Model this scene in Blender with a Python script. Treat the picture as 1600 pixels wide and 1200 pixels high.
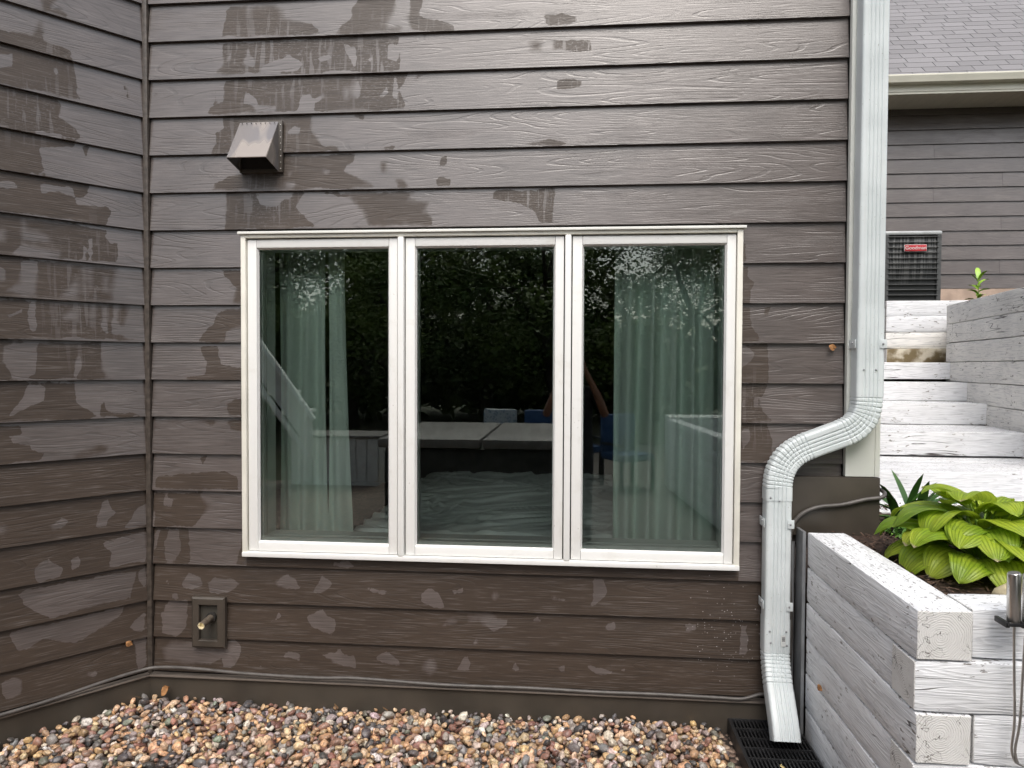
import bpy, bmesh, math, random
import numpy as np
from mathutils import Vector, Matrix, noise as mnoise

R = math.radians
random.seed(7); rng = np.random.default_rng(7)
for o in list(bpy.data.objects): bpy.data.objects.remove(o)
scn = bpy.context.scene
COL = scn.collection

# ------------------------------------------------------------------ camera
PB = .178                                   # siding exposure (7 in)
FPX, YAW, PITCH, ROLL = 1098., -.0872, .0257, .0043
CAM = np.array([0., -18.05*PB, 1.70])
_cy, _sy, _cp, _sp = math.cos(YAW), math.sin(YAW), math.cos(PITCH), math.sin(PITCH)
_F = np.array([_sy*_cp, _cy*_cp, -_sp]); _r = np.array([_cy, -_sy, 0.]); _u = np.cross(_r, _F)
_R = _r*math.cos(ROLL)+_u*math.sin(ROLL); _U = _u*math.cos(ROLL)-_r*math.sin(ROLL)
cd = bpy.data.cameras.new('camera'); cam = bpy.data.objects.new('camera', cd); COL.objects.link(cam)
cd.sensor_width = 36; cd.lens = 36*FPX/1600; cd.clip_start = .02; cd.clip_end = 400
m = Matrix.Identity(4)
for i in range(3): m[i][0] = _R[i]; m[i][1] = _U[i]; m[i][2] = -_F[i]; m[i][3] = CAM[i]
cam.matrix_world = m; scn.camera = cam

def ray(u, v): return _R*(u-800)/FPX-_U*(v-600)/FPX+_F
def aty(u, v, y): d = ray(u, v); return CAM+d*(y-CAM[1])/d[1]
def atz(u, v, z): d = ray(u, v); return CAM+d*(z-CAM[2])/d[2]
def zk(k): return CAM[2]+(8.596-k)*PB

# ------------------------------------------------------------------ light
SUN_EL, SUN_AZ = 56, 173                    # sun azimuth measured from +Y clockwise
w = bpy.data.worlds.new('World'); scn.world = w; w.use_nodes = True
nt = w.node_tree; bg = nt.nodes['Background']
sky = nt.nodes.new('ShaderNodeTexSky'); sky.sky_type = 'NISHITA'; sky.sun_disc = False
sky.sun_elevation = R(SUN_EL); sky.sun_rotation = R(SUN_AZ); sky.dust_density = 4; sky.ozone_density = 1; sky.air_density = 1.2
hs = nt.nodes.new('ShaderNodeHueSaturation'); hs.inputs['Saturation'].default_value = .42
nt.links.new(sky.outputs[0], hs.inputs['Color']); nt.links.new(hs.outputs[0], bg.inputs[0]); bg.inputs[1].default_value = .15
sl = bpy.data.lights.new('sun', 'SUN'); sl.energy = .8; sl.angle = R(35); sl.color = (1, .93, .85)
so = bpy.data.objects.new('sun', sl); COL.objects.link(so)
sd = Vector((math.sin(R(SUN_AZ))*math.cos(R(SUN_EL)), math.cos(R(SUN_AZ))*math.cos(R(SUN_EL)), math.sin(R(SUN_EL))))
so.rotation_euler = (-sd).to_track_quat('-Z', 'Y').to_euler()
scn.view_settings.view_transform = 'Standard'; scn.view_settings.look = 'None'
scn.view_settings.exposure = .84; scn.view_settings.gamma = 1; scn.view_settings.use_curve_mapping = False
scn.cycles.max_bounces = 8; scn.cycles.transparent_max_bounces = 12; scn.cycles.caustics_reflective = False
scn.cycles.caustics_refractive = False

# ------------------------------------------------------------------ node helpers
class NT:
    def __init__(s, name):
        s.m = bpy.data.materials.new(name); s.m.use_nodes = True; s.t = s.m.node_tree
        s.b = s.t.nodes['Principled BSDF']; s.out = s.t.nodes['Material Output']
    def n(s, ty, **kw):
        x = s.t.nodes.new(ty)
        for k, v in kw.items():
            if k.startswith('i_'):
                x.inputs[int(k[2:])].default_value = v
            else: setattr(x, k, v)
        return x
    def l(s, a, b): s.t.links.new(a, b)
    def put(s, a, inp):
        if isinstance(a, (int, float)): inp.default_value = a
        elif isinstance(a, (tuple, list)): inp.default_value = tuple(a) if len(a) == len(inp.default_value) else (*a, 1)
        else: s.l(a, inp)
    def math(s, op, a, b=0., c=None):
        x = s.n('ShaderNodeMath', operation=op); s.put(a, x.inputs[0]); s.put(b, x.inputs[1])
        if c is not None: s.put(c, x.inputs[2])
        return x.outputs[0]
    def mix(s, f, a, b, blend='MIX'):
        x = s.n('ShaderNodeMix', data_type='RGBA', blend_type=blend); s.put(f, x.inputs[0]); s.put(a, x.inputs[6]); s.put(b, x.inputs[7]); return x.outputs[2]
    def ramp(s, f, a, b, lo=0., hi=1.):
        x = s.n('ShaderNodeMapRange', interpolation_type='SMOOTHSTEP'); s.put(f, x.inputs[0]); s.put(a, x.inputs[1]); s.put(b, x.inputs[2]); x.inputs[3].default_value = lo; x.inputs[4].default_value = hi; return x.outputs[0]
    def coord(s, which='Object', seed=True, scale=(1, 1, 1)):
        c = s.n('ShaderNodeTexCoord').outputs[which]
        mp = s.n('ShaderNodeVectorMath', operation='MULTIPLY'); s.l(c, mp.inputs[0]); mp.inputs[1].default_value = scale; c = mp.outputs[0]
        if seed:
            oi = s.n('ShaderNodeObjectInfo').outputs['Random']
            k = s.n('ShaderNodeVectorMath', operation='MULTIPLY'); s.l(oi, k.inputs[0]); k.inputs[1].default_value = (37.3, 71.7, 53.1)
            a = s.n('ShaderNodeVectorMath', operation='ADD'); s.l(c, a.inputs[0]); s.l(k.outputs[0], a.inputs[1]); c = a.outputs[0]
        return c
    def vmul(s, v, k):
        mp = s.n('ShaderNodeVectorMath', operation='MULTIPLY'); s.l(v, mp.inputs[0]); mp.inputs[1].default_value = k; return mp.outputs[0]
    def noise(s, v, scale=5, detail=3, dist=0., rough=.5):
        x = s.n('ShaderNodeTexNoise'); s.l(v, x.inputs['Vector']); x.inputs['Scale'].default_value = scale; x.inputs['Detail'].default_value = detail
        x.inputs['Distortion'].default_value = dist; x.inputs['Roughness'].default_value = rough; return x.outputs['Fac']
    def attr(s, name, out='Fac'): return s.n('ShaderNodeAttribute', attribute_name=name).outputs[out]
    def rand(s): return s.n('ShaderNodeObjectInfo').outputs['Random']
    def bump(s, h, strength=.5, dist=.001, base=None):
        x = s.n('ShaderNodeBump'); x.inputs['Strength'].default_value = strength; x.inputs['Distance'].default_value = dist; s.l(h, x.inputs['Height'])
        if base is not None: s.l(base, x.inputs['Normal'])
        return x.outputs[0]
    def fin(s, color=None, rough=None, normal=None, metal=None, spec=None):
        if color is not None: s.put(color, s.b.inputs['Base Color'])
        if rough is not None: s.put(rough, s.b.inputs['Roughness'])
        if normal is not None: s.l(normal, s.b.inputs['Normal'])
        if metal is not None: s.put(metal, s.b.inputs['Metallic'])
        if spec is not None: s.put(spec, s.b.inputs['Specular IOR Level'])
        return s.m

def simple(name, col, rough=.5, metal=0., spec=.5, var=.12, sc=8, bmp=0.):
    t = NT(name); c = t.coord(); n = t.noise(c, sc, 4)
    colr = t.mix(t.ramp(n, .3, .7), tuple(x*(1-var) for x in col), tuple(min(1, x*(1+var)) for x in col))
    nb = t.bump(t.noise(c, sc*12, 3), .4, bmp) if bmp else None
    return t.fin(colr, rough, nb, metal, spec)

def cedar(name, far=False):
    t = NT(name)
    c = t.coord('Object')
    # broad plywood-like figure: iso-lines of a strongly stretched noise
    big = t.noise(t.vmul(c, (.75, 1, 9.5)), 1.0, .6, .0)
    big = t.math('ADD', big, t.math('MULTIPLY', t.noise(t.vmul(c, (5, 1, 30)), 1, 2), .010))
    line = t.math('SINE', t.math('MULTIPLY', big, 150.))
    brk = t.ramp(t.noise(t.vmul(c, (3, 1, 8)), 1, 2), .36, .60)
    ridge = t.math('MULTIPLY', t.ramp(line, .62, .96), brk)
    fine = t.noise(t.vmul(c, (7, 1, 190)), 1, 3, .0, .6)
    fine2 = t.noise(t.vmul(c, (16, 1, 420)), 1, 2)
    film = t.attr('film')
    wob = t.noise(c, 9, 3); wob2 = t.noise(c, 45, 2)
    f = t.math('ADD', film, t.math('ADD', t.math('MULTIPLY', t.math('SUBTRACT', wob, .5), .5), t.math('MULTIPLY', t.math('SUBTRACT', wob2, .5), .22)))
    soft = t.ramp(t.noise(c, 3.1, 2), .50, .68, .02, .30)
    mr = t.n('ShaderNodeMapRange', interpolation_type='SMOOTHSTEP'); t.l(f, mr.inputs[0]); t.l(t.math('MULTIPLY', soft, -1.), mr.inputs[1]); t.l(soft, mr.inputs[2]); fac = mr.outputs[0]
    drip = t.ramp(t.noise(t.vmul(c, (48, 1, 4.5)), 1, 3), .57, .61)
    fac = t.math('MAXIMUM', fac, t.math('MULTIPLY', t.math('MULTIPLY', drip, t.attr('scuff')), .75))
    # scratchy half-dry specks inside the wet areas where the attribute asks for them
    sp = t.noise(t.vmul(c, (60, 1, 130)), 1, 3, 0, .7)
    dry = t.math('MULTIPLY', t.ramp(sp, .55, .62), t.attr('scuff'))
    fac = t.math('MAXIMUM', fac, t.math('MULTIPLY', dry, .6))
    tone = t.noise(c, 2.2, 3)
    dark = t.mix(t.ramp(tone, .3, .7), (.046, .032, .023), (.056, .039, .028))
    lite = t.mix(t.ramp(t.noise(c, 3.5, 3), .3, .7), (.082, .066, .060), (.108, .088, .081))
    col = t.mix(fac, dark, lite)
    col = t.mix(t.math('MULTIPLY', t.ramp(fine, .5, .34), .5), col, (.03, .022, .018))
    col = t.mix(t.math('MULTIPLY', t.ramp(fine, .54, .68), .3), col, (.21, .19, .18))
    col = t.mix(t.math('MULTIPLY', ridge, .20), col, (.030, .024, .020))
    # splash specks
    v = t.n('ShaderNodeTexVoronoi', feature='F1'); t.l(c, v.inputs['Vector']); v.inputs['Scale'].default_value = 95
    wn = t.n('ShaderNodeSeparateColor'); t.l(v.outputs['Color'], wn.inputs[0])
    dot = t.math('MULTIPLY', t.ramp(v.outputs['Distance'], .22, .12), t.math('LESS_THAN', wn.outputs[0], t.math('MULTIPLY', t.attr('splash'), .55)))
    col = t.mix(t.math('MULTIPLY', dot, .8), col, (.5, .48, .47))
    h = t.math('ADD', t.math('MULTIPLY', ridge, -.55), t.math('ADD', t.math('MULTIPLY', fine, .75), t.math('MULTIPLY', fine2, .35)))
    rough = t.math('ADD', t.math('MULTIPLY', fac, -.14), t.math('ADD', .40, t.math('MULTIPLY', tone, .1)))
    return t.fin(col, rough, t.bump(h, .65, .0013), 0, t.math('ADD', .5, t.math('MULTIPLY', fac, .5)))

def painted_timber(name, dirt=.3, base=(.80, .81, .83)):
    t = NT(name); c = t.coord('Object')
    g = t.noise(t.vmul(c, (1.3, 13, 13)), 1, 2, .1)
    line = t.math('SINE', t.math('MULTIPLY', g, 120.))
    fine = t.noise(t.vmul(c, (7, 150, 150)), 1, 3, .2)
    crack = t.ramp(t.math('ABSOLUTE', t.math('SUBTRACT', t.noise(t.vmul(c, (.7, 13, 13)), 1, 2, .1), .5)), .006, .001)
    crack = t.math('MULTIPLY', crack, t.ramp(t.noise(c, 2.5, 2), .52, .60))
    flake = t.ramp(t.noise(t.vmul(c, (20, 55, 55)), 1, 4, 0, .65), .60, .64)
    flake = t.math('MULTIPLY', flake, t.ramp(t.noise(c, 5.3, 3), .46, .58))
    blotch = t.ramp(t.noise(c, 4, 4), .35, .75)
    col = t.mix(t.math('MULTIPLY', blotch, dirt*.6), base, (.50, .50, .49))
    col = t.mix(t.math('MULTIPLY', t.ramp(fine, .47, .36), .34+dirt*.1), col, (.36, .37, .39))
    col = t.mix(t.math('MULTIPLY', t.ramp(line, .55, .95), .15+dirt*.05), col, (.30, .30, .31))
    col = t.mix(t.math('MULTIPLY', flake, .85), col, (.17, .15, .13))
    col = t.mix(crack, col, (.07, .06, .055))
    # litter caught on upward faces
    ge = t.n('ShaderNodeNewGeometry'); sx = t.n('ShaderNodeSeparateXYZ'); t.l(ge.outputs['True Normal'], sx.inputs[0])
    up = t.ramp(sx.outputs[2], .7, .9)
    bits = t.ramp(t.noise(t.vmul(c, (55, 110, 110)), 1, 2, .6), .61, .65)
    col = t.mix(t.math('MULTIPLY', t.math('MULTIPLY', bits, up), .68), col, (.06, .045, .035))
    h = t.math('ADD', t.math('MULTIPLY', t.ramp(line, -.6, 1), .35), t.math('ADD', t.math('MULTIPLY', fine, 1.1), t.math('MULTIPLY', crack, -2.)))
    h = t.math('SUBTRACT', h, flake)
    return t.fin(col, .55, t.bump(h, .9, .0018), 0, .35)

def timber_end(name):
    t = NT(name); c = t.coord('Object', seed=False); oi = t.rand()
    sh = t.n('ShaderNodeCombineXYZ'); t.l(t.math('MULTIPLY', oi, 9), sh.inputs[0]); t.put(.01, sh.inputs[1]); t.l(t.math('MULTIPLY', t.math('SUBTRACT', oi, .5), .05), sh.inputs[2])
    a = t.n('ShaderNodeVectorMath', operation='ADD'); t.l(t.vmul(c, (0, 1, 1)), a.inputs[0]); t.l(sh.outputs[0], a.inputs[1])
    yz = t.n('ShaderNodeVectorMath', operation='LENGTH'); t.l(t.vmul(a.outputs[0], (0, 1, 1)), yz.inputs[0])
    wob = t.noise(c, 8, 2); wob3 = t.noise(c, 60, 3)
    d = t.math('ADD', yz.outputs['Value'], t.math('ADD', t.math('MULTIPLY', wob, .05), t.math('MULTIPLY', wob3, .006)))
    ring = t.ramp(t.math('SINE', t.math('MULTIPLY', d, 1000.)), .2, 1)
    pit = t.math('MULTIPLY', t.ramp(t.noise(c, 55, 5, .8, .7), .60, .64), t.ramp(t.noise(c, 9, 2), .45, .6))
    col = t.mix(t.math('MULTIPLY', ring, t.ramp(t.noise(c, 20, 2), .4, .65, .03, .55)), (.73, .72, .70), (.42, .40, .37))
    cr = t.math('MULTIPLY', t.ramp(t.math('ABSOLUTE', t.math('SUBTRACT', t.noise(c, 15, 3), .5)), .007, .001), t.ramp(t.noise(c, 6, 1), .45, .55))
    col = t.mix(cr, col, (.12, .11, .10)); col = t.mix(pit, col, (.13, .11, .09))
    return t.fin(col, .6, t.bump(t.math('SUBTRACT', t.math('MULTIPLY', ring, -.7), pit), .8, .002), 0, .3)

M = {}
M['siding'] = cedar('siding_paint')
M['timber'] = painted_timber('white_timber', .45)
M['timber_dirty'] = painted_timber('aged_white_timber', .6, (.84, .825, .79))
M['timber_end'] = timber_end('timber_end_grain')
def _mossy():
    t = NT('mossy_timber'); c = t.coord('Object'); n = t.noise(c, 9, 5)
    col = t.mix(t.ramp(n, .38, .58), (.55, .50, .40), (.16, .12, .06))
    return t.fin(col, .8, t.bump(t.noise(c, 60, 4), .6, .003))
M['mossy'] = _mossy()
def _vinyl():
    t = NT('window_vinyl'); c = t.coord('Object')
    g = t.ramp(t.noise(c, 9, 5, .3, .65), .52, .72); sp = t.ramp(t.noise(t.vmul(c, (90, 90, 60)), 1, 2), .74, .78)
    col = t.mix(t.math('MULTIPLY', g, .30), (.80, .80, .78), (.62, .60, .54)); col = t.mix(t.math('MULTIPLY', sp, .5), col, (.25, .22, .18))
    return t.fin(col, .34, t.bump(t.noise(c, 30, 3), .1, .001), 0, .5)
M['vinyl'] = _vinyl()
M['vinyl_cream'] = simple('frame_bead_cream', (.77, .75, .67), .35, 0, .5, .08, 5)
M['flash'] = simple('white_flashing', (.80, .80, .76), .3, 0, .5, .05, 6)
M['trim_white'] = simple('corner_board_paint', (.66, .67, .62), .4, 0, .5, .05, 5, .0004)
def _alu():
    t = NT('downspout_enamel'); c = t.coord('Object', seed=False)
    n = t.noise(c, 6, 4); s_ = t.noise(t.vmul(c, (40, 40, 6)), 1, 3)
    sp = t.ramp(t.noise(c, 130, 2), .70, .74)
    col = t.mix(t.ramp(n, .3, .7), (.57, .615, .62), (.66, .705, .71))
    col = t.mix(t.math('MULTIPLY', t.ramp(s_, .55, .75), .12), col, (.46, .46, .42))
    col = t.mix(t.math('MULTIPLY', sp, .6), col, (.25, .23, .2))
    return t.fin(col, .34, t.bump(n, .15, .003), 0, .5)
M['spout'] = _alu()
M['skirt'] = simple('skirt_board_paint', (.056, .047, .037), .42, 0, .5, .18, 5, .0006)
M['brown'] = simple('brown_trim_paint', (.060, .049, .039), .42, 0, .5, .1, 12)
M['dripmetal'] = simple('drip_metal', (.17, .145, .125), .35, .2)
M['pocket'] = simple('pocket_back', (.05, .045, .036), .6)
M['caulk'] = simple('corner_bead', (.066, .054, .045), .4, 0, .5, .3, 40, .002)
M['cable'] = simple('grey_cable', (.08, .072, .066), .45, 0, .5, .2, 20)
M['conduit'] = simple('galvanised', (.32, .33, .34), .4, .6, .5, .15, 12)
M['black'] = simple('black_plastic', (.012, .012, .013), .45, 0, .5, .3, 12)
M['steel'] = simple('brushed_steel', (.56, .54, .51), .28, 1, .5, .1, 20)
M['copper'] = simple('pipe_metal', (.16, .13, .10), .45, .5, .5, .4, 40)
M['brass'] = simple('pipe_bore', (.78, .68, .46), .5, .2, .5, .3, 40)
M['dark'] = simple('dark_interior', (.02, .018, .016), .8)
M['mulch'] = simple('bark_mulch', (.045, .028, .02), .85, 0, .3, .5, 60, .004)
M['soil'] = simple('soil', (.05, .04, .03), .9, 0, .3, .4, 30, .006)
def _vent():
    t = NT('vent_sheet_metal'); c = t.coord('Object', seed=False)
    n = t.noise(t.vmul(c, (7, 3, 2)), 1, 2, .2)
    col = t.mix(t.ramp(n, .47, .51), (.22, .205, .205), (.33, .295, .27))
    return t.fin(col, t.math('ADD', .16, t.math('MULTIPLY', t.ramp(n, .5, .54), .2)), t.bump(t.noise(c, 14, 2), .15, .004), .35, .9)
M['vent'] = _vent()
def _glass():
    t = NT('window_glass'); t.t.nodes.remove(t.b)
    tr = t.n('ShaderNodeBsdfTransparent'); tr.inputs[0].default_value = (.93, .975, .95, 1)
    gl = t.n('ShaderNodeBsdfGlossy'); gl.inputs['Roughness'].default_value = 0; gl.inputs[0].default_value = (.97, 1, .97, 1)
    fr = t.n('ShaderNodeFresnel'); fr.inputs[0].default_value = 1.5
    mx = t.n('ShaderNodeMixShader'); t.l(t.math('MULTIPLY', fr.outputs[0], 2.1), mx.inputs[0]); t.l(tr.outputs[0], mx.inputs[1]); t.l(gl.outputs[0], mx.inputs[2])
    bp = t.bump(t.noise(t.coord('Object', scale=(1, 1, 1)), 2.2, 1), .02, .01); t.l(bp, gl.inputs['Normal'])
    t.l(mx.outputs[0], t.out.inputs[0]); return t.m
M['glass'] = _glass()
def _fabric():
    t = NT('sage_curtain'); c = t.coord('Object', seed=False)
    n = t.noise(t.vmul(c, (300, 300, 60)), 1, 2)
    return t.fin(t.mix(n, (.56, .65, .59), (.65, .74, .68)), .85, t.bump(n, .3, .0006), 0, .2)
M['curtain'] = _fabric()
M['roomwall'] = simple('room_paint', (.30, .29, .27), .8)
M['roomfloor'] = simple('room_carpet', (.09, .08, .07), .9)
M['sheet'] = simple('plastic_sheet', (.90, .92, .90), .34, 0, .6, .1, 4)
M['mattress'] = simple('mattress_fabric', (.75, .78, .76), .8)
def _leaf(name, a, b, rough=.4, trans=.0, sc=6):
    t = NT(name); c = t.coord('Object'); r_ = t.rand()
    col = t.mix(t.ramp(t.noise(c, sc, 3), .3, .7), a, b)
    t.fin(col, rough, None, 0, .45)
    return t.m
def _hosta():
    t = NT('hosta_leaf'); uv = t.n('ShaderNodeUVMap').outputs[0]
    sx = t.n('ShaderNodeSeparateXYZ'); t.l(uv, sx.inputs[0])
    c = t.coord('Object')
    vein = t.ramp(t.math('SINE', t.math('MULTIPLY', sx.outputs[0], 66.)), .3, 1)
    r_ = t.rand(); n = t.noise(c, 11, 3)
    base = t.mix(t.ramp(n, .3, .7), (.26, .40, .022), (.48, .58, .05))
    base = t.mix(t.ramp(r_, .55, 1., 0, .65), base, (.12, .24, .02))
    base = t.mix(t.ramp(r_, .35, .0, 0, .5), base, (.50, .56, .07))
    col = t.mix(t.math('MULTIPLY', vein, .35), base, (.10, .21, .015))
    edge = t.math('MULTIPLY', t.ramp(t.math('ADD', sx.outputs[1], t.math('MULTIPLY', n, .15)), 1.0, 1.06), t.ramp(r_, .5, .4))
    col = t.mix(edge, col, (.55, .45, .30))
    t.fin(col, .36, t.bump(t.math('ADD', t.math('MULTIPLY', vein, -.8), t.math('MULTIPLY', t.noise(c, 55, 2), .9)), .8, .0035), 0, .5)
    tl = t.n('ShaderNodeBsdfTranslucent'); t.l(col, tl.inputs[0]); mx = t.n('ShaderNodeMixShader'); mx.inputs[0].default_value = .42
    t.l(t.b.outputs[0], mx.inputs[1]); t.l(tl.outputs[0], mx.inputs[2]); t.l(mx.outputs[0], t.out.inputs[0])
    return t.m
M['hosta'] = _hosta()
M['petiole'] = _leaf('leaf_stalk', (.16, .26, .03), (.2, .32, .05))
M['darkleaf'] = _leaf('dark_green_leaf', (.025, .075, .012), (.06, .14, .025))
M['limeleaf'] = _leaf('bright_weed_leaf', (.22, .42, .03), (.32, .52, .05))
M['treeleaf'] = _leaf('tree_leaf', (.035, .08, .010), (.15, .21, .03), .55, sc=.6)
M['bark'] = simple('tree_bark', (.05, .04, .032), .9, 0, .3, .4, 6, .01)
def _pebble():
    t = NT('river_pebble'); c = t.coord('Object', seed=False)
    base = t.attr('tint', 'Color'); n = t.noise(c, 90, 4, .4, .6); n2 = t.noise(c, 240, 3)
    col = t.mix(t.math('MULTIPLY', t.ramp(n, .45, .6), .55), base, (.10, .07, .055))
    col = t.mix(t.math('MULTIPLY', t.ramp(n2, .6, .7), .35), col, (.62, .55, .47))
    return t.fin(col, .42, t.bump(n2, .3, .001), 0, .5)
M['pebble'] = _pebble()
M['shingle'] = None
def _shingle():
    t = NT('asphalt_shingle'); c = t.coord('Object'); r_ = t.rand(); n = t.noise(c, 260, 3)
    base = t.mix(r_, (.17, .165, .17), (.25, .242, .25))
    col = t.mix(t.ramp(n, .3, .7), (.19, .185, .19), base)
    return t.fin(col, .85, t.bump(n, .5, .002), 0, .3)
M['shingle'] = _shingle()
M['gutter'] = simple('gutter_cream', (.70, .68, .58), .4, 0, .5, .04, 4)
M['found'] = simple('peach_foundation', (.45, .34, .27), .8, 0, .3, .15, 8, .003)
M['acmetal'] = simple('condenser_grey', (.085, .088, .088), .45, .3, .5, .2, 14)
def _coil():
    t = NT('condenser_coil'); c = t.coord('Object', seed=False)
    a = t.noise(t.vmul(c, (60, 60, 3)), 1, 2); b = t.noise(t.vmul(c, (3, 3, 5)), 1, 3)
    sx = t.n('ShaderNodeSeparateXYZ'); t.l(c, sx.inputs[0])
    f = t.math('MULTIPLY', t.ramp(a, .42, .6), t.ramp(t.math('ADD', sx.outputs[2], t.math('MULTIPLY', b, .5)), .62, 1.0))
    return t.fin(t.mix(f, (.022, .024, .024), (.19, .19, .185)), .5)
M['accoil'] = _coil()
M['aclid'] = simple('condenser_lid', (.42, .44, .44), .4, .2, .5, .1, 9)
M['badge'] = simple('badge_red', (.42, .02, .03), .4)
M['badgetext'] = simple('badge_lettering', (.75, .70, .68), .4)
M['sticker'] = simple('paper_sticker', (.55, .57, .56), .5)
M['ink'] = simple('sticker_ink', (.02, .02, .02), .5)
M['tubcover'] = simple('tub_cover_vinyl', (.24, .225, .21), .5, 0, .5, .2, 4, .003)
M['tubside'] = simple('tub_cabinet', (.018, .016, .014), .6)
M['blue'] = simple('blue_cushion', (.03, .09, .22), .7)
def _pattern():
    t = NT('patterned_cushion'); c = t.coord('Object'); v = t.n('ShaderNodeTexVoronoi'); t.l(c, v.inputs['Vector']); v.inputs['Scale'].default_value = 22
    return t.fin(t.mix(t.ramp(v.outputs['Distance'], .35, .4), (.05, .16, .30), (.65, .68, .68)), .7)
M['pattern'] = _pattern()
M['deckwhite'] = simple('white_deck_boards', (.80, .80, .77), .5, 0, .5, .05, 4)
M['skin'] = simple('skin', (.40, .20, .13), .5, 0, .4, .06, 10)
M['shirt'] = simple('dark_shirt', (.02, .02, .024), .8)
M['jeans'] = simple('dark_jeans', (.025, .03, .045), .8)
M['hair'] = simple('grey_hair', (.12, .10, .085), .7, 0, .4, .3, 60)
def _paver():
    t = NT('paver_patio'); c = t.coord('Object', seed=False)
    b = t.n('ShaderNodeTexBrick'); t.l(c, b.inputs['Vector']); b.inputs['Scale'].default_value = 4.5
    b.inputs['Color1'].default_value = (.10, .085, .075, 1); b.inputs['Color2'].default_value = (.15, .125, .11, 1); b.inputs['Mortar'].default_value = (.04, .035, .03, 1); b.inputs['Mortar Size'].default_value = .02
    return t.fin(b.outputs[0], .6, t.bump(b.outputs['Fac'], .6, -.004))
M['paver'] = _paver()
def _lawn():
    t = NT('ground_cover'); c = t.coord('Object', seed=False)
    return t.fin(t.mix(t.ramp(t.noise(c, 3, 5), .35, .65), (.035, .055, .015), (.06, .05, .03)), .9, t.bump(t.noise(c, 30, 4), .8, .03))
M['lawn'] = _lawn()
def _fgravel():
    t = NT('loose_gravel_base'); c = t.coord('Object', seed=False)
    v = t.n('ShaderNodeTexVoronoi'); t.l(c, v.inputs['Vector']); v.inputs['Scale'].default_value = 34
    s_ = t.n('ShaderNodeSeparateColor'); t.l(v.outputs['Color'], s_.inputs[0])
    col = t.mix(s_.outputs[0], (.14, .09, .07), (.48, .36, .27)); col = t.mix(t.ramp(v.outputs['Distance'], .4, .62), col, (.03, .022, .018))
    return t.fin(col, .6, t.bump(t.math('SUBTRACT', 1., v.outputs['Distance']), 1., .012))
M['gravelbase'] = _fgravel()

# ------------------------------------------------------------------ mesh helpers
class MB:
    def __init__(s): s.v = []; s.f = []; s.mi = []; s.cur = 0
    def add(s, vs, fs):
        o = len(s.v); s.v += [tuple(map(float, p)) for p in vs]
        for f in fs: s.f.append(tuple(i+o for i in f)); s.mi.append(s.cur)
        return s
    def box(s, a, b):
        x0, y0, z0 = a; x1, y1, z1 = b
        s.add([(x0,y0,z0),(x1,y0,z0),(x1,y1,z0),(x0,y1,z0),(x0,y0,z1),(x1,y0,z1),(x1,y1,z1),(x0,y1,z1)],
              [(0,3,2,1),(4,5,6,7),(0,1,5,4),(1,2,6,5),(2,3,7,6),(3,0,4,7)]); return s
    def bbox(s, a, b, r=.003):   # box with chamfered edges
        bm = bmesh.new(); c = [(a[i]+b[i])/2 for i in range(3)]; d = [abs(b[i]-a[i]) for i in range(3)]
        bmesh.ops.create_cube(bm, size=1); 
        for v in bm.verts: v.co = Vector((c[0]+v.co.x*d[0], c[1]+v.co.y*d[1], c[2]+v.co.z*d[2]))
        bmesh.ops.bevel(bm, geom=bm.edges[:], offset=min(r, min(d)*.45), segments=2, profile=.6, affect='EDGES')
        s.add([v.co[:] for v in bm.verts], [[v.index for v in f.verts] for f in bm.faces]); bm.free(); return s
    def loft(s, rings, closed=True, caps=(True, True)):
        n = len(rings[0]); vs = [p for r_ in rings for p in r_]; fs = []
        for i in range(len(rings)-1):
            for j in range(n if closed else n-1):
                a = i*n+j; b = i*n+(j+1) % n; fs.append((a, b, b+n, a+n))
        s.add(vs, fs)
        if closed and caps[0]: s.add(rings[0], [tuple(range(n-1, -1, -1))])
        if closed and caps[1]: s.add(rings[-1], [tuple(range(n))])
        return s
    def tube(s, path, r, seg=8, caps=(True, True)):
        path = [Vector(p) for p in path]; rings = []
        rr = r if hasattr(r, '__len__') else [r]*len(path)
        t0 = (path[1]-path[0]).normalized(); n = t0.orthogonal().normalized()
        for i, p in enumerate(path):
            t = (path[min(i+1, len(path)-1)]-path[max(i-1, 0)]).normalized()
            n = (n-t*n.dot(t)).normalized(); b = t.cross(n)
            rings.append([p+(n*math.cos(a)+b*math.sin(a))*rr[i] for a in [2*math.pi*k/seg for k in range(seg)]])
        return s.loft(rings, True, caps)
    def sphere(s, c, r, sc=(1, 1, 1), seg=8):
        rings = []
        for i in range(1, seg): 
            th = math.pi*i/seg
            rings.append([(c[0]+r*sc[0]*math.sin(th)*math.cos(2*math.pi*j/seg), c[1]+r*sc[1]*math.sin(th)*math.sin(2*math.pi*j/seg), c[2]+r*sc[2]*math.cos(th)) for j in range(seg)])
        return s.loft(rings)
    def mesh(s, name, mats, smooth=None):
        me = bpy.data.meshes.new(name); me.from_pydata(s.v, [], s.f); me.validate()
        for mm in (mats if isinstance(mats, (list, tuple)) else [mats]): me.materials.append(mm)
        if isinstance(mats, (list, tuple)) and len(me.polygons) == len(s.mi): me.polygons.foreach_set('material_index', s.mi)
        if smooth is not None:
            me.polygons.foreach_set('use_smooth', [True]*len(me.polygons))
            if smooth < 179: me.set_sharp_from_angle(angle=R(smooth))
        return me
def link(name, me, parent=None, loc=(0, 0, 0), rot=(0, 0, 0)):
    o = bpy.data.objects.new(name, me); COL.objects.link(o); o.parent = parent; o.location = loc; o.rotation_euler = rot; return o
def part(name, mb, mat, parent=None, smooth=None, loc=(0, 0, 0), rot=(0, 0, 0)):
    return link(name, mb.mesh(name, mat, smooth), parent, loc, rot)
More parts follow.
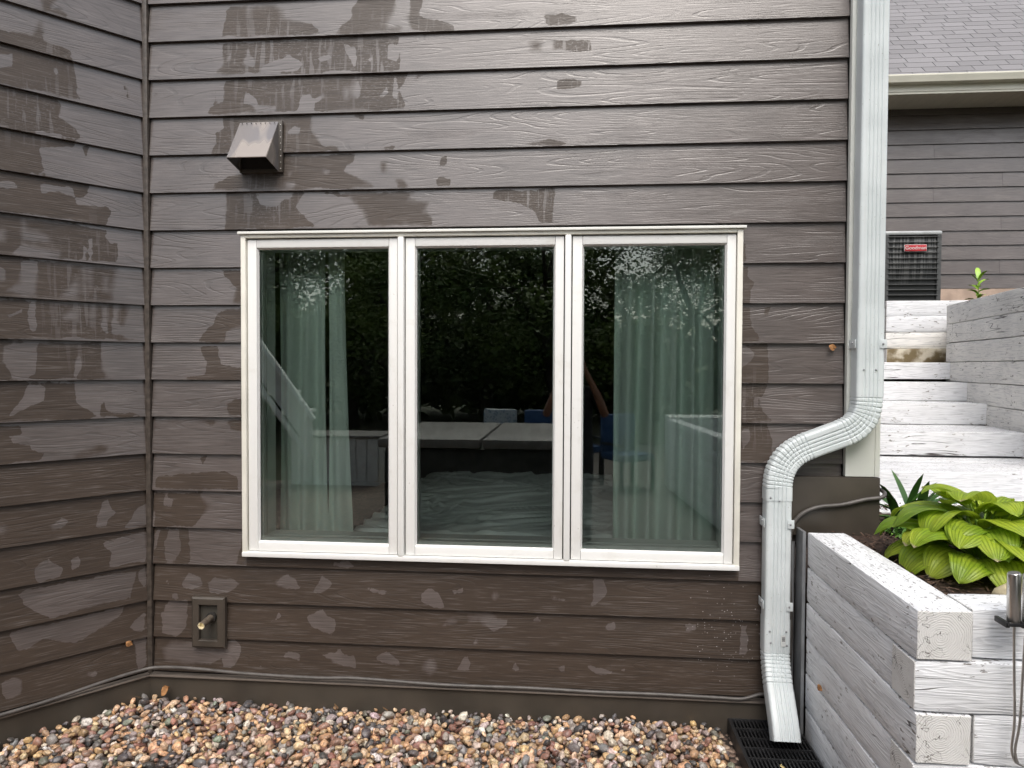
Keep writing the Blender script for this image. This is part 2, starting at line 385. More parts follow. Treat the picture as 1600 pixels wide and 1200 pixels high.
def tag(o, label=None, cat=None, group=None, kind=None):
    if label: o['label'] = label
    if cat: o['category'] = cat
    if group: o['group'] = group
    if kind: o['kind'] = kind
    return o
def thing(name, label, cat, loc=(0, 0, 0), rot=(0, 0, 0), group=None, kind=None):
    return tag(link(name, None, None, loc, rot), label, cat, group, kind)
def smoothpath(pts, n=8):
    pts = [Vector(p) for p in pts]; out = []
    P = [pts[0]*2-pts[1]]+pts+[pts[-1]*2-pts[-2]]
    for i in range(1, len(P)-2):
        for k in range(n):
            t = k/n; a, b, c, d = P[i-1], P[i], P[i+1], P[i+2]
            out.append(.5*((2*b)+(c-a)*t+(2*a-5*b+4*c-d)*t*t+(3*b-a-3*c+d)*t**3))
    out.append(pts[-1]); return out

# ------------------------------------------------------------------ moisture map for the siding (outlines in wall space)
POLY = []   # (value, Nx2 px array)
def pl(val, s, ox, oy, *polys):
    for p in polys: POLY.append((val, np.array(p, float)/s+np.array([ox, oy])))
D_, L_ = -1, 1
LEFTW = []; BACKW = []
# left wall
pl(D_, 4.8, 0, 0, [(300,-20),(420,-20),(380,70),(440,65),(500,120),(330,75)], [(-40,215),(250,265),(298,165),(325,250),(330,300),(535,375),(545,440),(-40,295)],
   [(-40,300),(545,445),(575,600),(575,700),(600,750),(-40,615)], [(-40,630),(430,745),(465,790),(450,880),(530,940),(600,1040),(-40,930)], [(-40,940),(560,1060),(550,1095),(280,1105),(290,1200),(-40,1200)], [(925,640),(945,650),(975,740),(955,735)])
pl(L_, 4.8, 0, 0, [(-40,395),(100,400),(95,490),(-40,520)], [(380,420),(410,440),(410,490),(450,520),(445,575),(410,560),(385,500)])
pl(D_, 3, 0, 0, [(-30,590),(345,662),(345,685),(180,690),(205,780),(215,820),(-30,785)], [(-30,790),(220,825),(415,870),(412,905),(385,935),(350,925),(360,960),(505,970),(520,990),(500,1055),(-30,985)],
   [(-30,995),(500,1075),(495,1110),(545,1165),(550,1200),(-30,1200)], [(390,680),(418,690),(405,742),(392,710)])
pl(L_, 3, 0, 0, [(-30,845),(70,850),(90,885),(60,880),(-30,878)], [(190,865),(340,880),(350,925),(240,895),(200,905)], [(105,1015),(130,1080),(180,1090),(240,1130),(290,1200),(100,1200)], [(-30,1080),(20,1080),(20,1150),(-30,1190)])
pl(D_, 2.857, 0, 380, [(-20,-10),(520,0),(525,85),(-20,45)], [(-20,60),(520,110),(500,180),(505,262),(-20,238)], [(-20,250),(500,275),(500,400),(600,430),(-20,425)], [(540,275),(575,280),(545,365),(530,350)],
   [(-20,440),(445,445),(455,560),(490,605),(-20,612)], [(-20,620),(335,625),(345,710),(440,770),(460,700),(480,750),(560,760),(640,770),(-20,800)], [(-20,810),(95,815),(90,850),(35,860),(60,900),(130,905),(145,960),(140,970),(-20,990)],
   [(360,935),(440,895),(485,905),(480,935),(340,955)], [(140,925),(200,940),(180,965),(150,970)], [(-20,1000),(110,990),(85,1080),(330,1090),(450,1110),(-20,1170)], [(580,960),(640,950),(590,1010),(600,1040),(650,1035),(650,1095),(540,1090),(520,1050),(585,1040)])
pl(L_, 2.857, 0, 380, [(100,0),(270,40),(270,65),(60,45)], [(373,-20),(384,-20),(384,80),(374,80)], [(400,-20),(411,-20),(410,80),(402,80)], [(90,70),(165,85),(160,240),(30,215),(95,180)], [(345,150),(350,255),(280,240)],
   [(369,100),(386,100),(385,230),(373,230)], [(399,90),(412,90),(411,215),(401,215)], [(465,150),(482,150),(480,220),(460,215)], [(-20,90),(25,120),(20,165),(-20,165)], [(100,290),(10,330),(40,335),(100,310)], [(345,285),(350,345),(275,335)],
   [(135,260),(160,260),(155,390),(140,395),(125,330)], [(405,270),(425,270),(420,410),(402,360)], [(460,280),(482,280),(475,400),(453,370)], [(10,450),(160,445),(160,580),(120,605),(50,610),(40,570),(10,530)], [(355,480),(364,560),(335,600),(338,550)], [(120,630),(200,640),(195,700),(45,770),(100,690)])
pl(L_, 2.858, 0, 780, [(-20,130),(15,130),(10,145),(-20,145)], [(225,120),(275,80),(300,100),(290,125),(235,138)], [(435,115),(460,10),(480,0),(500,40),(520,60),(480,90),(470,120)], [(555,130),(620,40),(655,20),(655,115)], [(445,190),(655,150),(650,280),(490,300),(500,240)],
   [(165,300),(215,270),(280,310),(270,345),(170,370),(160,340)], [(320,270),(350,255),(355,300),(325,310)], [(75,415),(450,345),(610,320),(580,440),(400,485),(235,535),(180,515),(110,470)], [(620,320),(655,310),(652,400),(620,360)],
   [(45,600),(200,565),(560,475),(540,520),(430,580),(340,640),(260,640),(190,620),(120,665),(75,670)], [(570,580),(620,520),(652,500),(650,600)], [(600,630),(655,615),(650,760),(620,770)], [(5,830),(50,810),(100,820),(95,880),(30,905),(5,880)], [(390,785),(430,775),(440,800),(410,805)], [(30,1000),(110,975),(90,1020),(20,1070),(-20,1080)])
LEFTW = POLY; POLY = []
# main wall
pl(D_, 4, 300, 0, [(230,40),(520,30),(560,70),(565,125),(750,150),(790,180),(815,215),(180,232),(190,180),(215,120)], [(1010,60),(1050,-20),(1280,-20),(1240,100),(1215,150),(1220,180),(1310,170),(1300,200),(900,215),(930,160),(1000,130)],
   [(1370,-20),(1455,-20),(1430,60),(1420,100),(1580,140),(1640,160),(1640,195),(1370,190),(1355,100)], [(195,270),(1300,215),(1300,440),(140,465),(190,400)], [(200,500),(1350,455),(1300,560),(1350,680),(100,710),(110,670),(195,640)], [(1370,480),(1440,470),(1400,500)], [(145,510),(165,510),(155,660),(140,640)])
pl(L_, 4, 300, 0, [(347,30),(360,30),(360,120),(347,120)], [(230,320),(246,330),(240,380),(222,380)], [(345,280),(362,340),(390,370),(390,420),(330,400),(325,370),(340,340)], [(600,335),(690,400),(660,450),(420,462),(440,410),(560,360)], [(780,355),(860,345),(865,365),(800,380)],
   [(945,275),(1025,295),(1035,360),(1020,420),(1000,385),(965,350)], [(1100,350),(1130,360),(1125,390),(1090,380)], [(1225,280),(1285,285),(1290,380),(1220,370)], [(325,550),(390,610),(420,650),(530,670),(520,700),(405,705),(380,660),(325,640)],
   [(680,590),(740,590),(760,625),(820,575),(830,610),(770,640),(760,690),(700,695),(670,690)], [(957,560),(974,560),(970,615),(957,615)], [(1008,500),(1020,500),(1020,600),(1008,600)], [(1027,500),(1043,500),(1042,610),(1028,610)], [(1215,545),(1235,570),(1200,610),(1170,600)], [(1265,480),(1281,480),(1277,605),(1256,605)])
pl(D_, 4, 300, 180, [(200,10),(750,0),(740,90),(810,190),(910,190),(915,225),(560,230),(130,240),(150,180),(140,110),(200,80)], [(1020,0),(1080,0),(1080,35)], [(1175,200),(1270,195),(1265,215),(1180,218)],
   [(565,245),(1015,245),(1010,280),(945,345),(1010,380),(1100,420),(1140,455),(130,470),(140,430),(250,370),(560,370)], [(1180,290),(1215,290),(1205,360),(1190,350)], [(1270,400),(1320,410),(1350,450),(1290,450)], [(1530,385),(1620,395),(1620,440),(1530,440)], [(1550,320),(1560,270),(1590,250),(1600,310)],
   [(220,490),(690,490),(645,580),(700,620),(790,705),(210,710)], [(830,488),(1390,480),(1355,520),(1480,545),(1460,595),(1510,640),(1500,690),(1105,690),(1075,610),(1000,530),(900,500)])
pl(L_, 4, 300, 180, [(640,55),(690,80),(670,120),(590,120),(610,85)], [(600,360),(625,355),(610,380)], [(825,345),(865,338),(870,370),(830,365)], [(575,420),(640,415),(650,440),(630,462),(590,462)], [(390,490),(630,490),(630,520),(560,535),(520,565),(430,560)])
pl(D_, 3.158, 500, 0, [(1100,70),(1200,65),(1290,95),(1230,115),(1120,125)], [(1150,195),(1335,200),(1340,250),(1150,250)], [(1040,210),(1095,200),(1090,250),(1040,250)], [(1165,395),(1290,395),(1290,430),(1170,440)], [(1000,715),(1130,685),(1250,715)],
   [(850,940),(1155,930),(1150,1105),(1080,1100),(1050,1040),(970,1000),(850,985)], [(570,880),(620,870),(620,915),(580,915)])
pl(D_, 2.857, 0, 380, [(975,120),(1100,120),(1100,270),(1035,270),(1060,200)], [(960,310),(1100,290),(1100,360),(1010,400),(1005,440),(880,440),(915,400),(950,360)], [(880,455),(975,455),(990,540),(1100,570),(1100,610),(800,605),(920,595),(925,530)],
   [(1020,720),(1050,700),(1100,700),(1100,775),(1020,765)], [(740,785),(800,785),(780,805)], [(880,785),(980,790),(945,815)], [(1000,785),(1100,785),(1100,850),(1030,830)], [(700,1045),(900,1020),(1010,1020),(1060,1060),(1060,1100),(690,1095)], [(890,950),(920,950),(905,995)],
   [(690,1110),(890,1115),(885,1145),(930,1170),(880,1200),(680,1200)])
pl(L_, 2.857, 0, 380, [(735,1115),(770,1170),(740,1180)])
pl(D_, 2.858, 0, 780, [(690,0),(900,0),(940,30),(860,120),(690,120)], [(685,130),(840,135),(845,285),(685,290)], [(1090,130),(1100,290),(1055,290)])
pl(L_, 2.858, 0, 780, [(730,0),(770,0),(760,35),(735,30)], [(760,135),(800,140),(810,230),(775,280),(740,275),(735,200)], [(690,140),(715,140),(700,220),(688,200)])
pl(L_, 3.2, 230, 860, [(170,165),(205,112),(270,135),(280,180),(220,198),(175,190)], [(300,165),(340,140),(420,138),(460,170),(400,210),(310,218)], [(90,155),(110,145),(105,175)], [(120,215),(150,212),(155,240),(125,240)],
   [(640,150),(695,122),(740,150),(750,175),(775,170),(760,195),(700,195),(645,180)], [(870,125),(925,155),(925,185),(860,212),(828,210),(850,175)], [(1090,190),(1120,188),(1195,210),(1130,212)], [(1372,220),(1415,185),(1450,215),(1480,280),(1440,282),(1380,250)],
   [(1530,200),(1580,185),(1585,215),(1530,215)], [(930,60),(1000,60),(1045,85),(930,85)], [(75,320),(110,260),(200,250),(190,380),(150,425),(75,410)], [(580,340),(630,345),(665,310),(670,335),(620,360)], [(800,330),(880,292),(905,330),(940,340),(945,400),(920,425),(820,375)],
   [(1480,375),(1530,340),(1545,365)], [(85,520),(130,475),(220,465),(240,490),(380,500),(400,455),(440,455),(470,490),(470,530),(430,595),(385,595),(375,545),(320,580),(200,580),(100,555)], [(685,540),(720,515),(770,535),(760,562)],
   [(870,540),(910,525),(950,530),(955,490),(985,535),(1040,540),(1045,605),(960,580),(920,555)], [(1145,545),(1200,512),(1265,570),(1255,590),(1150,565)], [(1390,570),(1430,555),(1445,600),(1415,625),(1390,605)], [(550,578),(595,595),(570,598)], [(1455,500),(1495,515),(1490,525)], [(1550,600),(1600,535),(1620,615)])
pl(L_, 3.2, 700, 860, [(25,205),(75,185),(80,215),(30,218)], [(218,225),(240,207),(252,225),(235,252)], [(735,150),(780,150),(798,215),(770,250),(700,295),(725,240)], [(510,225),(560,240),(600,240),(590,255),(515,245)], [(105,325),(200,308),(250,350),(300,345),(295,370),(230,397),(180,370),(160,345),(110,355)],
   [(430,350),(450,330),(472,360)], [(785,365),(830,362),(835,400),(785,395)], [(0,345),(40,350),(0,380)], [(125,470),(140,445),(150,475)], [(45,605),(95,535),(115,585),(95,615)], [(320,600),(340,575),(358,600),(340,620)], [(535,600),(580,590),(575,625)],
   [(705,590),(740,600),(825,615),(820,635),(740,630)], [(862,600),(885,600),(885,622),(862,622)], [(1185,370),(1240,370),(1240,400),(1190,405)], [(1458,370),(1500,370),(1500,520),(1458,520)])
pl(D_, 3.077, 1140, 380, [(60,0),(75,0),(85,90),(60,92)], [(55,115),(95,105),(90,160),(118,190),(95,240),(95,285),(55,290)], [(50,310),(98,310),(98,400),(148,460),(145,475),(50,478)], [(165,305),(195,305),(185,350),(168,345)],
   [(50,490),(180,485),(182,670),(45,670),(60,600),(120,540),(110,520),(50,515)], [(45,680),(185,680),(155,740),(160,810),(210,860),(45,862)], [(40,870),(180,872),(205,950),(200,1030),(150,1053),(40,1053)])
pl(L_, 3.077, 1140, 380, [(115,740),(140,740),(135,785),(118,785)], [(55,730),(80,750),(75,785),(50,790)], [(55,500),(105,515),(110,540),(60,590)], [(60,890),(95,890),(100,940),(60,990)])
BACKW = POLY

def project(P):
    q = P-CAM; w_ = q@_F; return np.stack([800+FPX*(q@_R)/w_, 600-FPX*(q@_U)/w_], 1)
def inside(px, poly):
    x, y = px[:, 0], px[:, 1]; c = np.zeros(len(px), bool); n = len(poly); d2 = np.full(len(px), 1e9)
    for i in range(n):
        a = poly[i]; b = poly[(i+1) % n]
        cond = ((a[1] > y) != (b[1] > y)); den = (b[1]-a[1]) or 1e-9
        c ^= cond & (x < (b[0]-a[0])*(y-a[1])/den+a[0])
        ab = b-a; t = np.clip(((px-a)@ab)/(ab@ab+1e-9), 0, 1); q = px-(a+t[:, None]*ab); d2 = np.minimum(d2, (q**2).sum(1))
    d = np.sqrt(d2); return np.where(c, d, -d)
def film_value(px, polys, base):
    s = base.copy()
    for val, p in polys:
        lo, hi = p.min(0)-26, p.max(0)+26
        k = (px[:, 0] > lo[0]) & (px[:, 0] < hi[0]) & (px[:, 1] > lo[1]) & (px[:, 1] < hi[1])
        if not k.any(): continue
        sdv = inside(px[k], p)
        s[k] = np.maximum(s[k], sdv) if val > 0 else np.minimum(s[k], -sdv)
    return np.clip(s, -25, 25)/25

# ------------------------------------------------------------------ walls of lap siding
XC = -11.448*PB; ALPHA = .866
T_LAP = .017
WIN = (-1.552, .737, .797, 2.305)           # opening cut from the boards
def board_mesh(name, x0, x1, k, frame, polys, mode, hole=None, res=.0125, h=PB, over=.02):
    """local coords: x along, y outwards is -y, z up from the drip edge"""
    zb = zk(k)
    xs = list(np.arange(x0, x1, res))+[x1]; zs = list(np.linspace(0, h, max(2, int(h/res)+1)))+[h+over]
    if hole:
        hx0, hx1, hz0, hz1 = hole
        xs = sorted(set([x for x in xs if abs(x-hx0) > .004 and abs(x-hx1) > .004]+[hx0, hx1]))
        zs = sorted(set(zs+[q-zb for q in (hz0, hz1) if 0 < q-zb < h]))
    nx, nz = len(xs), len(zs); vs = []; fs = []
    for z in zs:
        for x in xs: vs.append((x-x0, z/h*T_LAP, z))
    keep = lambda xm, zm: not (hole and hx0 < xm < hx1 and hz0 < zm+zb < hz1)
    for j in range(nz-1):
        for i in range(nx-1):
            if keep((xs[i]+xs[i+1])/2, (zs[j]+zs[j+1])/2): a = j*nx+i; fs.append((a, a+1, a+1+nx, a+nx))
    if keep((x0+x1)/2, .001) or not hole:
        o = len(vs)
        for x in xs: vs.append((x-x0, T_LAP*.92, .0005))
        for i in range(nx-1): fs.append((i+1, i, o+i, o+i+1))
        o2 = len(vs); vs += [(0, T_LAP*.92, .0005), (0, T_LAP*1.9, h+over), (x1-x0, T_LAP*.92, .0005), (x1-x0, T_LAP*1.9, h+over)]
        a = (nz-1)*nx
        fs += [(0, a, o2+1, o2), (nx-1, o2+2, o2+3, a+nx-1)]
    mb = MB(); mb.add(vs, fs); me = mb.mesh(name, M['siding'])
    P = np.array([frame(x0+v[0], v[1], zb+v[2]) for v in vs])
    if mode is not None:
        px = project(P)
        if mode == 'left': base = np.full(len(P), 12. if k < 12 else -10.)
        elif mode == 'back': base = np.where((k >= 15) | ((k == 14) & (P[:, 0] > -1.55) & (P[:, 0] < .75)), -10., 12.)
        fv = film_value(px, polys, base)
        if mode == 'back' and k < 15:      # right side carries a thinner film
            fv = np.where(fv > 0, fv, fv)
        spl = np.clip(1-np.hypot((px[:, 0]-1135)/75, (px[:, 1]-985)/95), 0, 1) if mode == 'back' else np.zeros(len(P))
        scuff = np.zeros(len(P))
        for cx, cy, rx, ry in ((60, 170, 90, 60), (130, 460, 70, 120), (130, 80, 90, 40), (1180, 640, 30, 60), (400, 230, 90, 60), (420, 320, 60, 50), (440, 90, 150, 90), (620, 110, 120, 90), (900, 75, 90, 70), (830, 310, 70, 60)):
            scuff = np.maximum(scuff, np.clip(1.2-np.hypot((px[:, 0]-cx)/rx, (px[:, 1]-cy)/ry), 0, 1))
    else: fv = np.full(len(P), .5); spl = np.zeros(len(P)); scuff = np.zeros(len(P))
    for nm, arr in (('film', fv), ('splash', spl), ('scuff', scuff)):
        at_ = me.attributes.new(nm, 'FLOAT', 'POINT'); at_.data.foreach_set('value', np.asarray(arr, np.float32))
    return me
back_frame = lambda x, y, z: (x, y, z)
def left_frame(x, y, z):       # x = distance from the inside corner (negative), same turn as the object
    ca, sa = math.cos(ALPHA), math.sin(ALPHA)
    return (XC+x*ca-y*sa, x*sa+y*ca, z)
KB = 17
wall = thing('house_wall', 'long back wall of weathered dark brown lap siding around the triple window', 'wall', (0, 0, 0), kind='structure')
X0, X1 = XC+.016, 1.187
for k in range(-5, KB+1):
    hi = k >= -1
    if 6 <= k <= 13:
        segs = [(X0, WIN[0]), (WIN[1], X1)]
        for a, b in segs: link('siding_board', board_mesh('siding_board', a, b, k, back_frame, BACKW, 'back'), wall, (a, 0, zk(k)))
    else:
        zb = zk(k) if k < KB else zk(k)+.012
        link('siding_board', board_mesh('siding_board', X0, X1, k, back_frame, BACKW, 'back' if hi else None, WIN if k in (5, 14) else None, .0125 if hi else .3), wall, (X0, 0, zb))
sh = MB()
def sheath(mb, y0, y1):
    mb.box((XC-.02, y0, -.1), (WIN[0], y1, 4.4)); mb.box((WIN[1], y0, -.1), (1.33, y1, 4.4))
    mb.box((WIN[0], y0, -.1), (WIN[1], y1, WIN[2])); mb.box((WIN[0], y0, WIN[3]), (WIN[1], y1, 4.4))
sheath(sh, .026, .12); part('sheathing', sh, M['dark'], wall)
sk = MB(); sk.box((XC+.004, -.020, -.05), (.70, .02, .200)); sk.box((.70, -.020, -.05), (1.0, .02, .200)); part('skirt_board', sk, M['skirt'], wall)
fl = MB(); fl.bbox((XC+.01, -.034, .1995), (.985, .012, .2065), .001); part('drip_flashing', fl, M['dripmetal'], wall)
cb = MB(); cb.bbox((XC-.010, -.010, .19), (XC+.014, .016, 4.3), .004)
part('corner_bead', cb, M['caulk'], wall, 40)
cbd = MB(); cbd.bbox((1.189, -.030, 1.222), (1.312, .0, 4.4), .003); part('corner_board', cbd, M['trim_white'], wall, 40)
cbd = MB(); cbd.bbox((1.3125, -.030, 1.222), (1.3345, .11, 4.4), .003); part('corner_board', cbd, M['trim_white'], wall, 40)
bb = MB(); bb.bbox((.94, -.034, .96), (1.335, .0, 1.219), .003); part('base_board', bb, M['skirt'], wall, 40)

lwall = thing('house_wall', 'angled side wall of blotchy brown lap siding at the left, meeting the window wall', 'wall', (XC, 0, 0), (0, 0, ALPHA), kind='structure')
for k in range(-5, KB+1):
    zb = zk(k) if k < KB else zk(k)+.012
    link('siding_board', board_mesh('siding_board', -2.2, -.003, k, left_frame, LEFTW, 'left' if k >= 0 else None, None, .0125 if k >= 0 else .3), lwall, (-2.2, 0, zb))
s2 = MB(); s2.box((-2.2, .034, -.1), (.0, .12, 4.4)); part('sheathing', s2, M['dark'], lwall)
s2 = MB(); s2.box((-2.2, -.020, -.05), (-.008, .02, .200)); part('skirt_board', s2, M['skirt'], lwall)
s2 = MB(); s2.bbox((-2.2, -.034, .1995), (-.01, .012, .2065), .001); part('drip_flashing', s2, M['dripmetal'], lwall)

# far side of the house, round the corner
swall = thing('house_wall', 'side wall of the same brown house running back from the white corner board', 'wall', (1.3335, 0, 0), (0, 0, R(90)), kind='structure')
bmesh_far = {}
def plain_board(L, h=.178, over=.02):
    mb = MB(); t_ = T_LAP
    mb.add([(0,0,0),(L,0,0),(L,t_,h),(0,t_,h),(L,t_*1.1,h+over),(0,t_*1.1,h+over),(0,t_,0),(L,t_,0)], [(0,1,2,3),(3,2,4,5),(1,0,6,7)])
    me = mb.mesh('siding_board', M['siding'])
    a = me.attributes.new('film', 'FLOAT', 'POINT'); a.data.foreach_set('value', [.45]*8)
    return me
me_side = plain_board(5.8)
for k in range(-5, 13): link('siding_board', me_side, swall, (.11, 0, zk(k)))
s3 = MB(); s3.box((.11, .013, -.1), (5.9, .08, 4.4)); part('sheathing', s3, M['dark'], swall)

# ------------------------------------------------------------------ window
win = thing('triple_window', 'white vinyl three-pane window with sage curtains and tree reflections', 'window', ((WIN[0]+WIN[1])/2, 0, WIN[2]))
wx, wz = (WIN[0]+WIN[1])/2, WIN[2]
def wp(name, mb, mat, parent=win, smooth=30):
    for i, v in enumerate(mb.v): mb.v[i] = (v[0]-wx, v[1], v[2]-wz)
    return part(name, mb, mat, parent, smooth)
Zt, Zb = 2.308, .797
zt_, zb_ = Zt, Zb
fr = MB()
fr.bbox((-1.556, -.034, Zb), (-1.533, .10, Zt), .003); fr.bbox((.716, -.034, Zb), (.740, .10, Zt), .003)
wp('frame', fr, M['vinyl_cream'])
fr = MB(); fr.bbox((-1.5325, -.034, Zt-.016), (.7155, .10, Zt), .003); wp('head_frame', fr, M['vinyl_cream'])
fr = MB(); fr.bbox((-1.5565, -.038, Zb-.004), (.7405, .10, Zb+.019), .004); wp('sill', fr, M['vinyl'])
fr = MB(); fr.bbox((-1.566, -.046, Zt+.001), (.752, .02, Zt+.013), .002); wp('head_flashing', fr, M['flash'])
for xm in (-.7925, -.0265):
    mb = MB(); mb.bbox((xm-.0145, -.040, Zb+.019), (xm+.0145, .09, Zt-.017), .007); wp('mullion', mb, M['vinyl'], win, 50)
    mb = MB(); mb.box((xm-.020, -.004, Zb+.02), (xm+.020, .08, Zt-.017)); wp('mullion_gasket', mb, M['dark'])
SASH = [(-1.5285, -.812), (-.773, -.046), (-.007, .7125)]
for i, (a, b) in enumerate(SASH):
    z0, z1 = Zb+.022, Zt-.022
    ls, rs = .044, .039; tr_, br_ = .038, .040
    s_ = MB(); s_.bbox((a, -.021, z0), (a+ls, .055, z1), .003); sash = wp('sash', s_, M['vinyl'])
    for nm, q in (('stile', ((b-rs, -.021, z0), (b, .055, z1))), ('rail', ((a+ls+.0008, -.0205, z1-tr_), (b-rs-.0008, .055, z1))), ('rail', ((a+ls+.0008, -.0205, z0), (b-rs-.0008, .055, z0+br_)))):
        mb = MB(); mb.bbox(*q, .003); wp(nm, mb, M['vinyl'], sash)
    # glazing bead, sloping inwards
    g = MB(); gx0, gx1, gz0, gz1 = a+ls, b-rs, z0+br_, z1-tr_
    o_, n_ = .0, .007
    rings = [[(gx0-o_, -.019, gz0-o_), (gx1+o_, -.019, gz0-o_), (gx1+o_, -.019, gz1+o_), (gx0-o_, -.019, gz1+o_)], [(gx0+n_, -.006, gz0+n_), (gx1-n_, -.006, gz0+n_), (gx1-n_, -.006, gz1-n_), (gx0+n_, -.006, gz1-n_)], [(gx0+n_, .03, gz0+n_), (gx1-n_, .03, gz0+n_), (gx1-n_, .03, gz1-n_), (gx0+n_, .03, gz1-n_)]]
    g.loft(rings, True, (False, False)); wp('glazing_bead', g, M['vinyl'], sash, None)
    sp_ = MB(); sp_.box((gx0+.007, .005, gz0+.007), (gx1-.007, .04, gz0+.022)); sp_.box((gx0+.007, .02, gz0+.022), (gx0+.011, .05, gz1-.007)); sp_.box((gx1-.011, .02, gz0+.022), (gx1-.007, .05, gz1-.007)); wp('spacer', sp_, M['vinyl'], sash, None)
    p_ = MB(); p_.box((gx0+.004, -.003, gz0+.004), (gx1-.004, .003, gz1-.004)); wp('pane', p_, M['glass'], sash, None)
ij = MB()
ij.box((-1.55, .0905, Zb-.0), (-1.487, .19, Zt)); ij.box((.684, .0905, Zb), (.735, .19, Zt)); ij.box((-1.487, .101, Zb), (.684, .19, Zb+.074)); ij.box((-1.512, .101, Zt-.05), (.694, .19, Zt))
wp('inner_jamb', ij, M['vinyl'])

# ------------------------------------------------------------------ room behind the glass
room = thing('room_shell', 'dim bedroom behind the glass with plain walls', 'room', (0, 0, 0), kind='structure')
rm = MB(); rm.box((-3.3, .19, .25), (1.25, 5.0, .30)); part('room_floor', rm, M['roomfloor'], room)
rm = MB(); rm.box((-3.3, .19, 2.62), (1.25, 5.0, 2.70)); part('room_ceiling', rm, M['roomwall'], room)
rm = MB(); rm.box((-3.38, .19, .25), (-3.3, 5., 2.7)); rm.box((1.25, .19, .25), (1.32, 5., 2.7)); rm.box((-3.38, 5., .25), (1.32, 5.08, 2.7))
rm.box((-3.38, .13, .25), (-1.60, .19, 2.7)); rm.box((.77, .13, .25), (1.32, .19, 2.7)); rm.box((-1.6, .13, .25), (.77, .19, .79)); rm.box((-1.6, .13, 2.32), (.77, .19, 2.7))
part('room_wall', rm, M['roomwall'], room)
def curtain(x0, x1, y, zb, zt, folds, label, flare=0., seed=1, amp=.035, slant=0.):
    rr = random.Random(seed); n = folds*14; mz = 26; ph = [rr.uniform(.7, 1.4) for _ in range(folds+2)]
    fr_, bk = [], []
    for j in range(mz+1):
        z = zb+(zt-zb)*j/mz; t = j/mz; fa, ba = [], []
        for i in range(n+1):
            s = i/n; f = s*folds; a = ph[int(f)]*amp*(1-.25*t)
            yy = y+a*math.sin(2*math.pi*(f+.12*math.sin(3*t+f)))+.01*math.sin(9*s+4*t)
            xx = x0+(x1-x0)*s+flare*(1-t)**2*(s-.2)+slant*(1-t)*s
            fa.append((xx, yy, z)); ba.append((xx, yy+.004, z))
        fr_.append(fa); bk.append(ba)
    mb = MB(); mb.loft(fr_, False); mb.loft([b[::-1] for b in bk], False)
    o = part('curtain', mb, M['curtain'], None, 179); tag(o, label, 'curtain', 'sage curtains inside the window'); return o
curtain(-1.50, -1.255, .27, .62, 2.5, 3, 'wide sage curtain panel, leftmost behind the left pane', .02, 3, .022)
curtain(-1.235, -1.15, .25, .62, 2.5, 1, 'narrow sage curtain strip flaring at its foot, right of the dark slit in left pane', .06, 5, .02)
curtain(.20, .80, .28, .5, 2.5, 6, 'broad pleated sage curtain filling the right pane', .0, 8, .042, -.02)
# bed with crumpled plastic sheet
bed = thing('bed', 'bed wrapped in a crumpled translucent plastic sheet behind the middle pane', 'bed', (-.42, 1.38, .35))
bm_ = MB(); bm_.bbox((-.72, -1.0, .05), (.72, 1.0, .46), .05); part('mattress', bm_, M['mattress'], bed, 60)
for sx in (-.66, .62):
    for sy in (-.94, .9):
        q = MB(); q.bbox((sx, sy, 0), (sx+.05, sy+.05, .05), .004); part('leg', q, M['dark'], bed)
vs, fs = [], []; NX, NY = 170, 170
for j in range(NY+1):
    for i in range(NX+1):
        x = -.80+1.6*i/NX; y = -1.06+2.1*j/NY
        cr = 0
        wx_ = mnoise.noise(Vector((x*1.3, y*1.3, 2)))*.5; wy_ = mnoise.noise(Vector((x*1.3, y*1.3, 8)))*.5
        for sx_, sy_, am in ((1.6, 4.5, .018), (3, 13, .010), (6, 30, .005)):
            nn = mnoise.noise(Vector(((x+wx_)*sx_+(y+wy_)*sx_*1.2, (y+wy_)*sy_-(x+wx_)*sx_*2.2, am*50))); cr += am*(1-min(1, abs(nn)*4.5))
        z = .475+cr
        ex = max(0, abs(x)-.73); ey = max(0, -(y+1.0)); dz = (ex+ey)*5.5
        vs.append((x if ex == 0 else math.copysign(.73+ex*.3, x), y if ey == 0 else -1.0-ey*.4, z-dz))
for j in range(NY):
    for i in range(NX): a = j*(NX+1)+i; fs.append((a, a+1, a+NX+2, a+NX+1))
q = MB(); q.add(vs, fs); part('plastic_sheet', q, M['sheet'], bed, 179)

# ------------------------------------------------------------------ vent hood
v0 = aty(371, 191, -.006); v1 = aty(437, 268, -.006)
VX0, VX1, VZ0, VZ1 = -1.566, -1.380, 2.606, 2.835
hood = thing('vent_hood', 'brown sheet metal vent hood jutting from the siding above the window', 'vent hood', ((VX0+VX1)/2, 0, VZ0))
def hp(nm, mb, mat, sm=30, par=hood):
    mb.v = [(v[0]-(VX0+VX1)/2, v[1], v[2]-VZ0) for v in mb.v]; return part(nm, mb, mat, par, sm)
f_ = MB(); f_.bbox((VX0-.004, -.010, VZ0-.004), (VX1+.018, .006, VZ1+.006), .001); hp('flange', f_, M['brown'])
DP = .145; t_ = .002
h_ = MB(); zl = VZ1-.20
A_ = [(VX0, -.010, VZ1), (VX1, -.010, VZ1), (VX1-.002, -DP, zl), (VX0+.002, -DP, zl)]
B_ = [(VX0, -.010, VZ1-t_*1.5), (VX1, -.010, VZ1-t_*1.5), (VX1-.002, -DP+t_, zl-t_*1.5), (VX0+.002, -DP+t_, zl-t_*1.5)]
h_.add(A_+B_, [(0,3,2,1),(4,5,6,7),(0,1,5,4),(1,2,6,5),(2,3,7,6),(3,0,4,7)])
hp('sloping_top', h_, M['vent'])
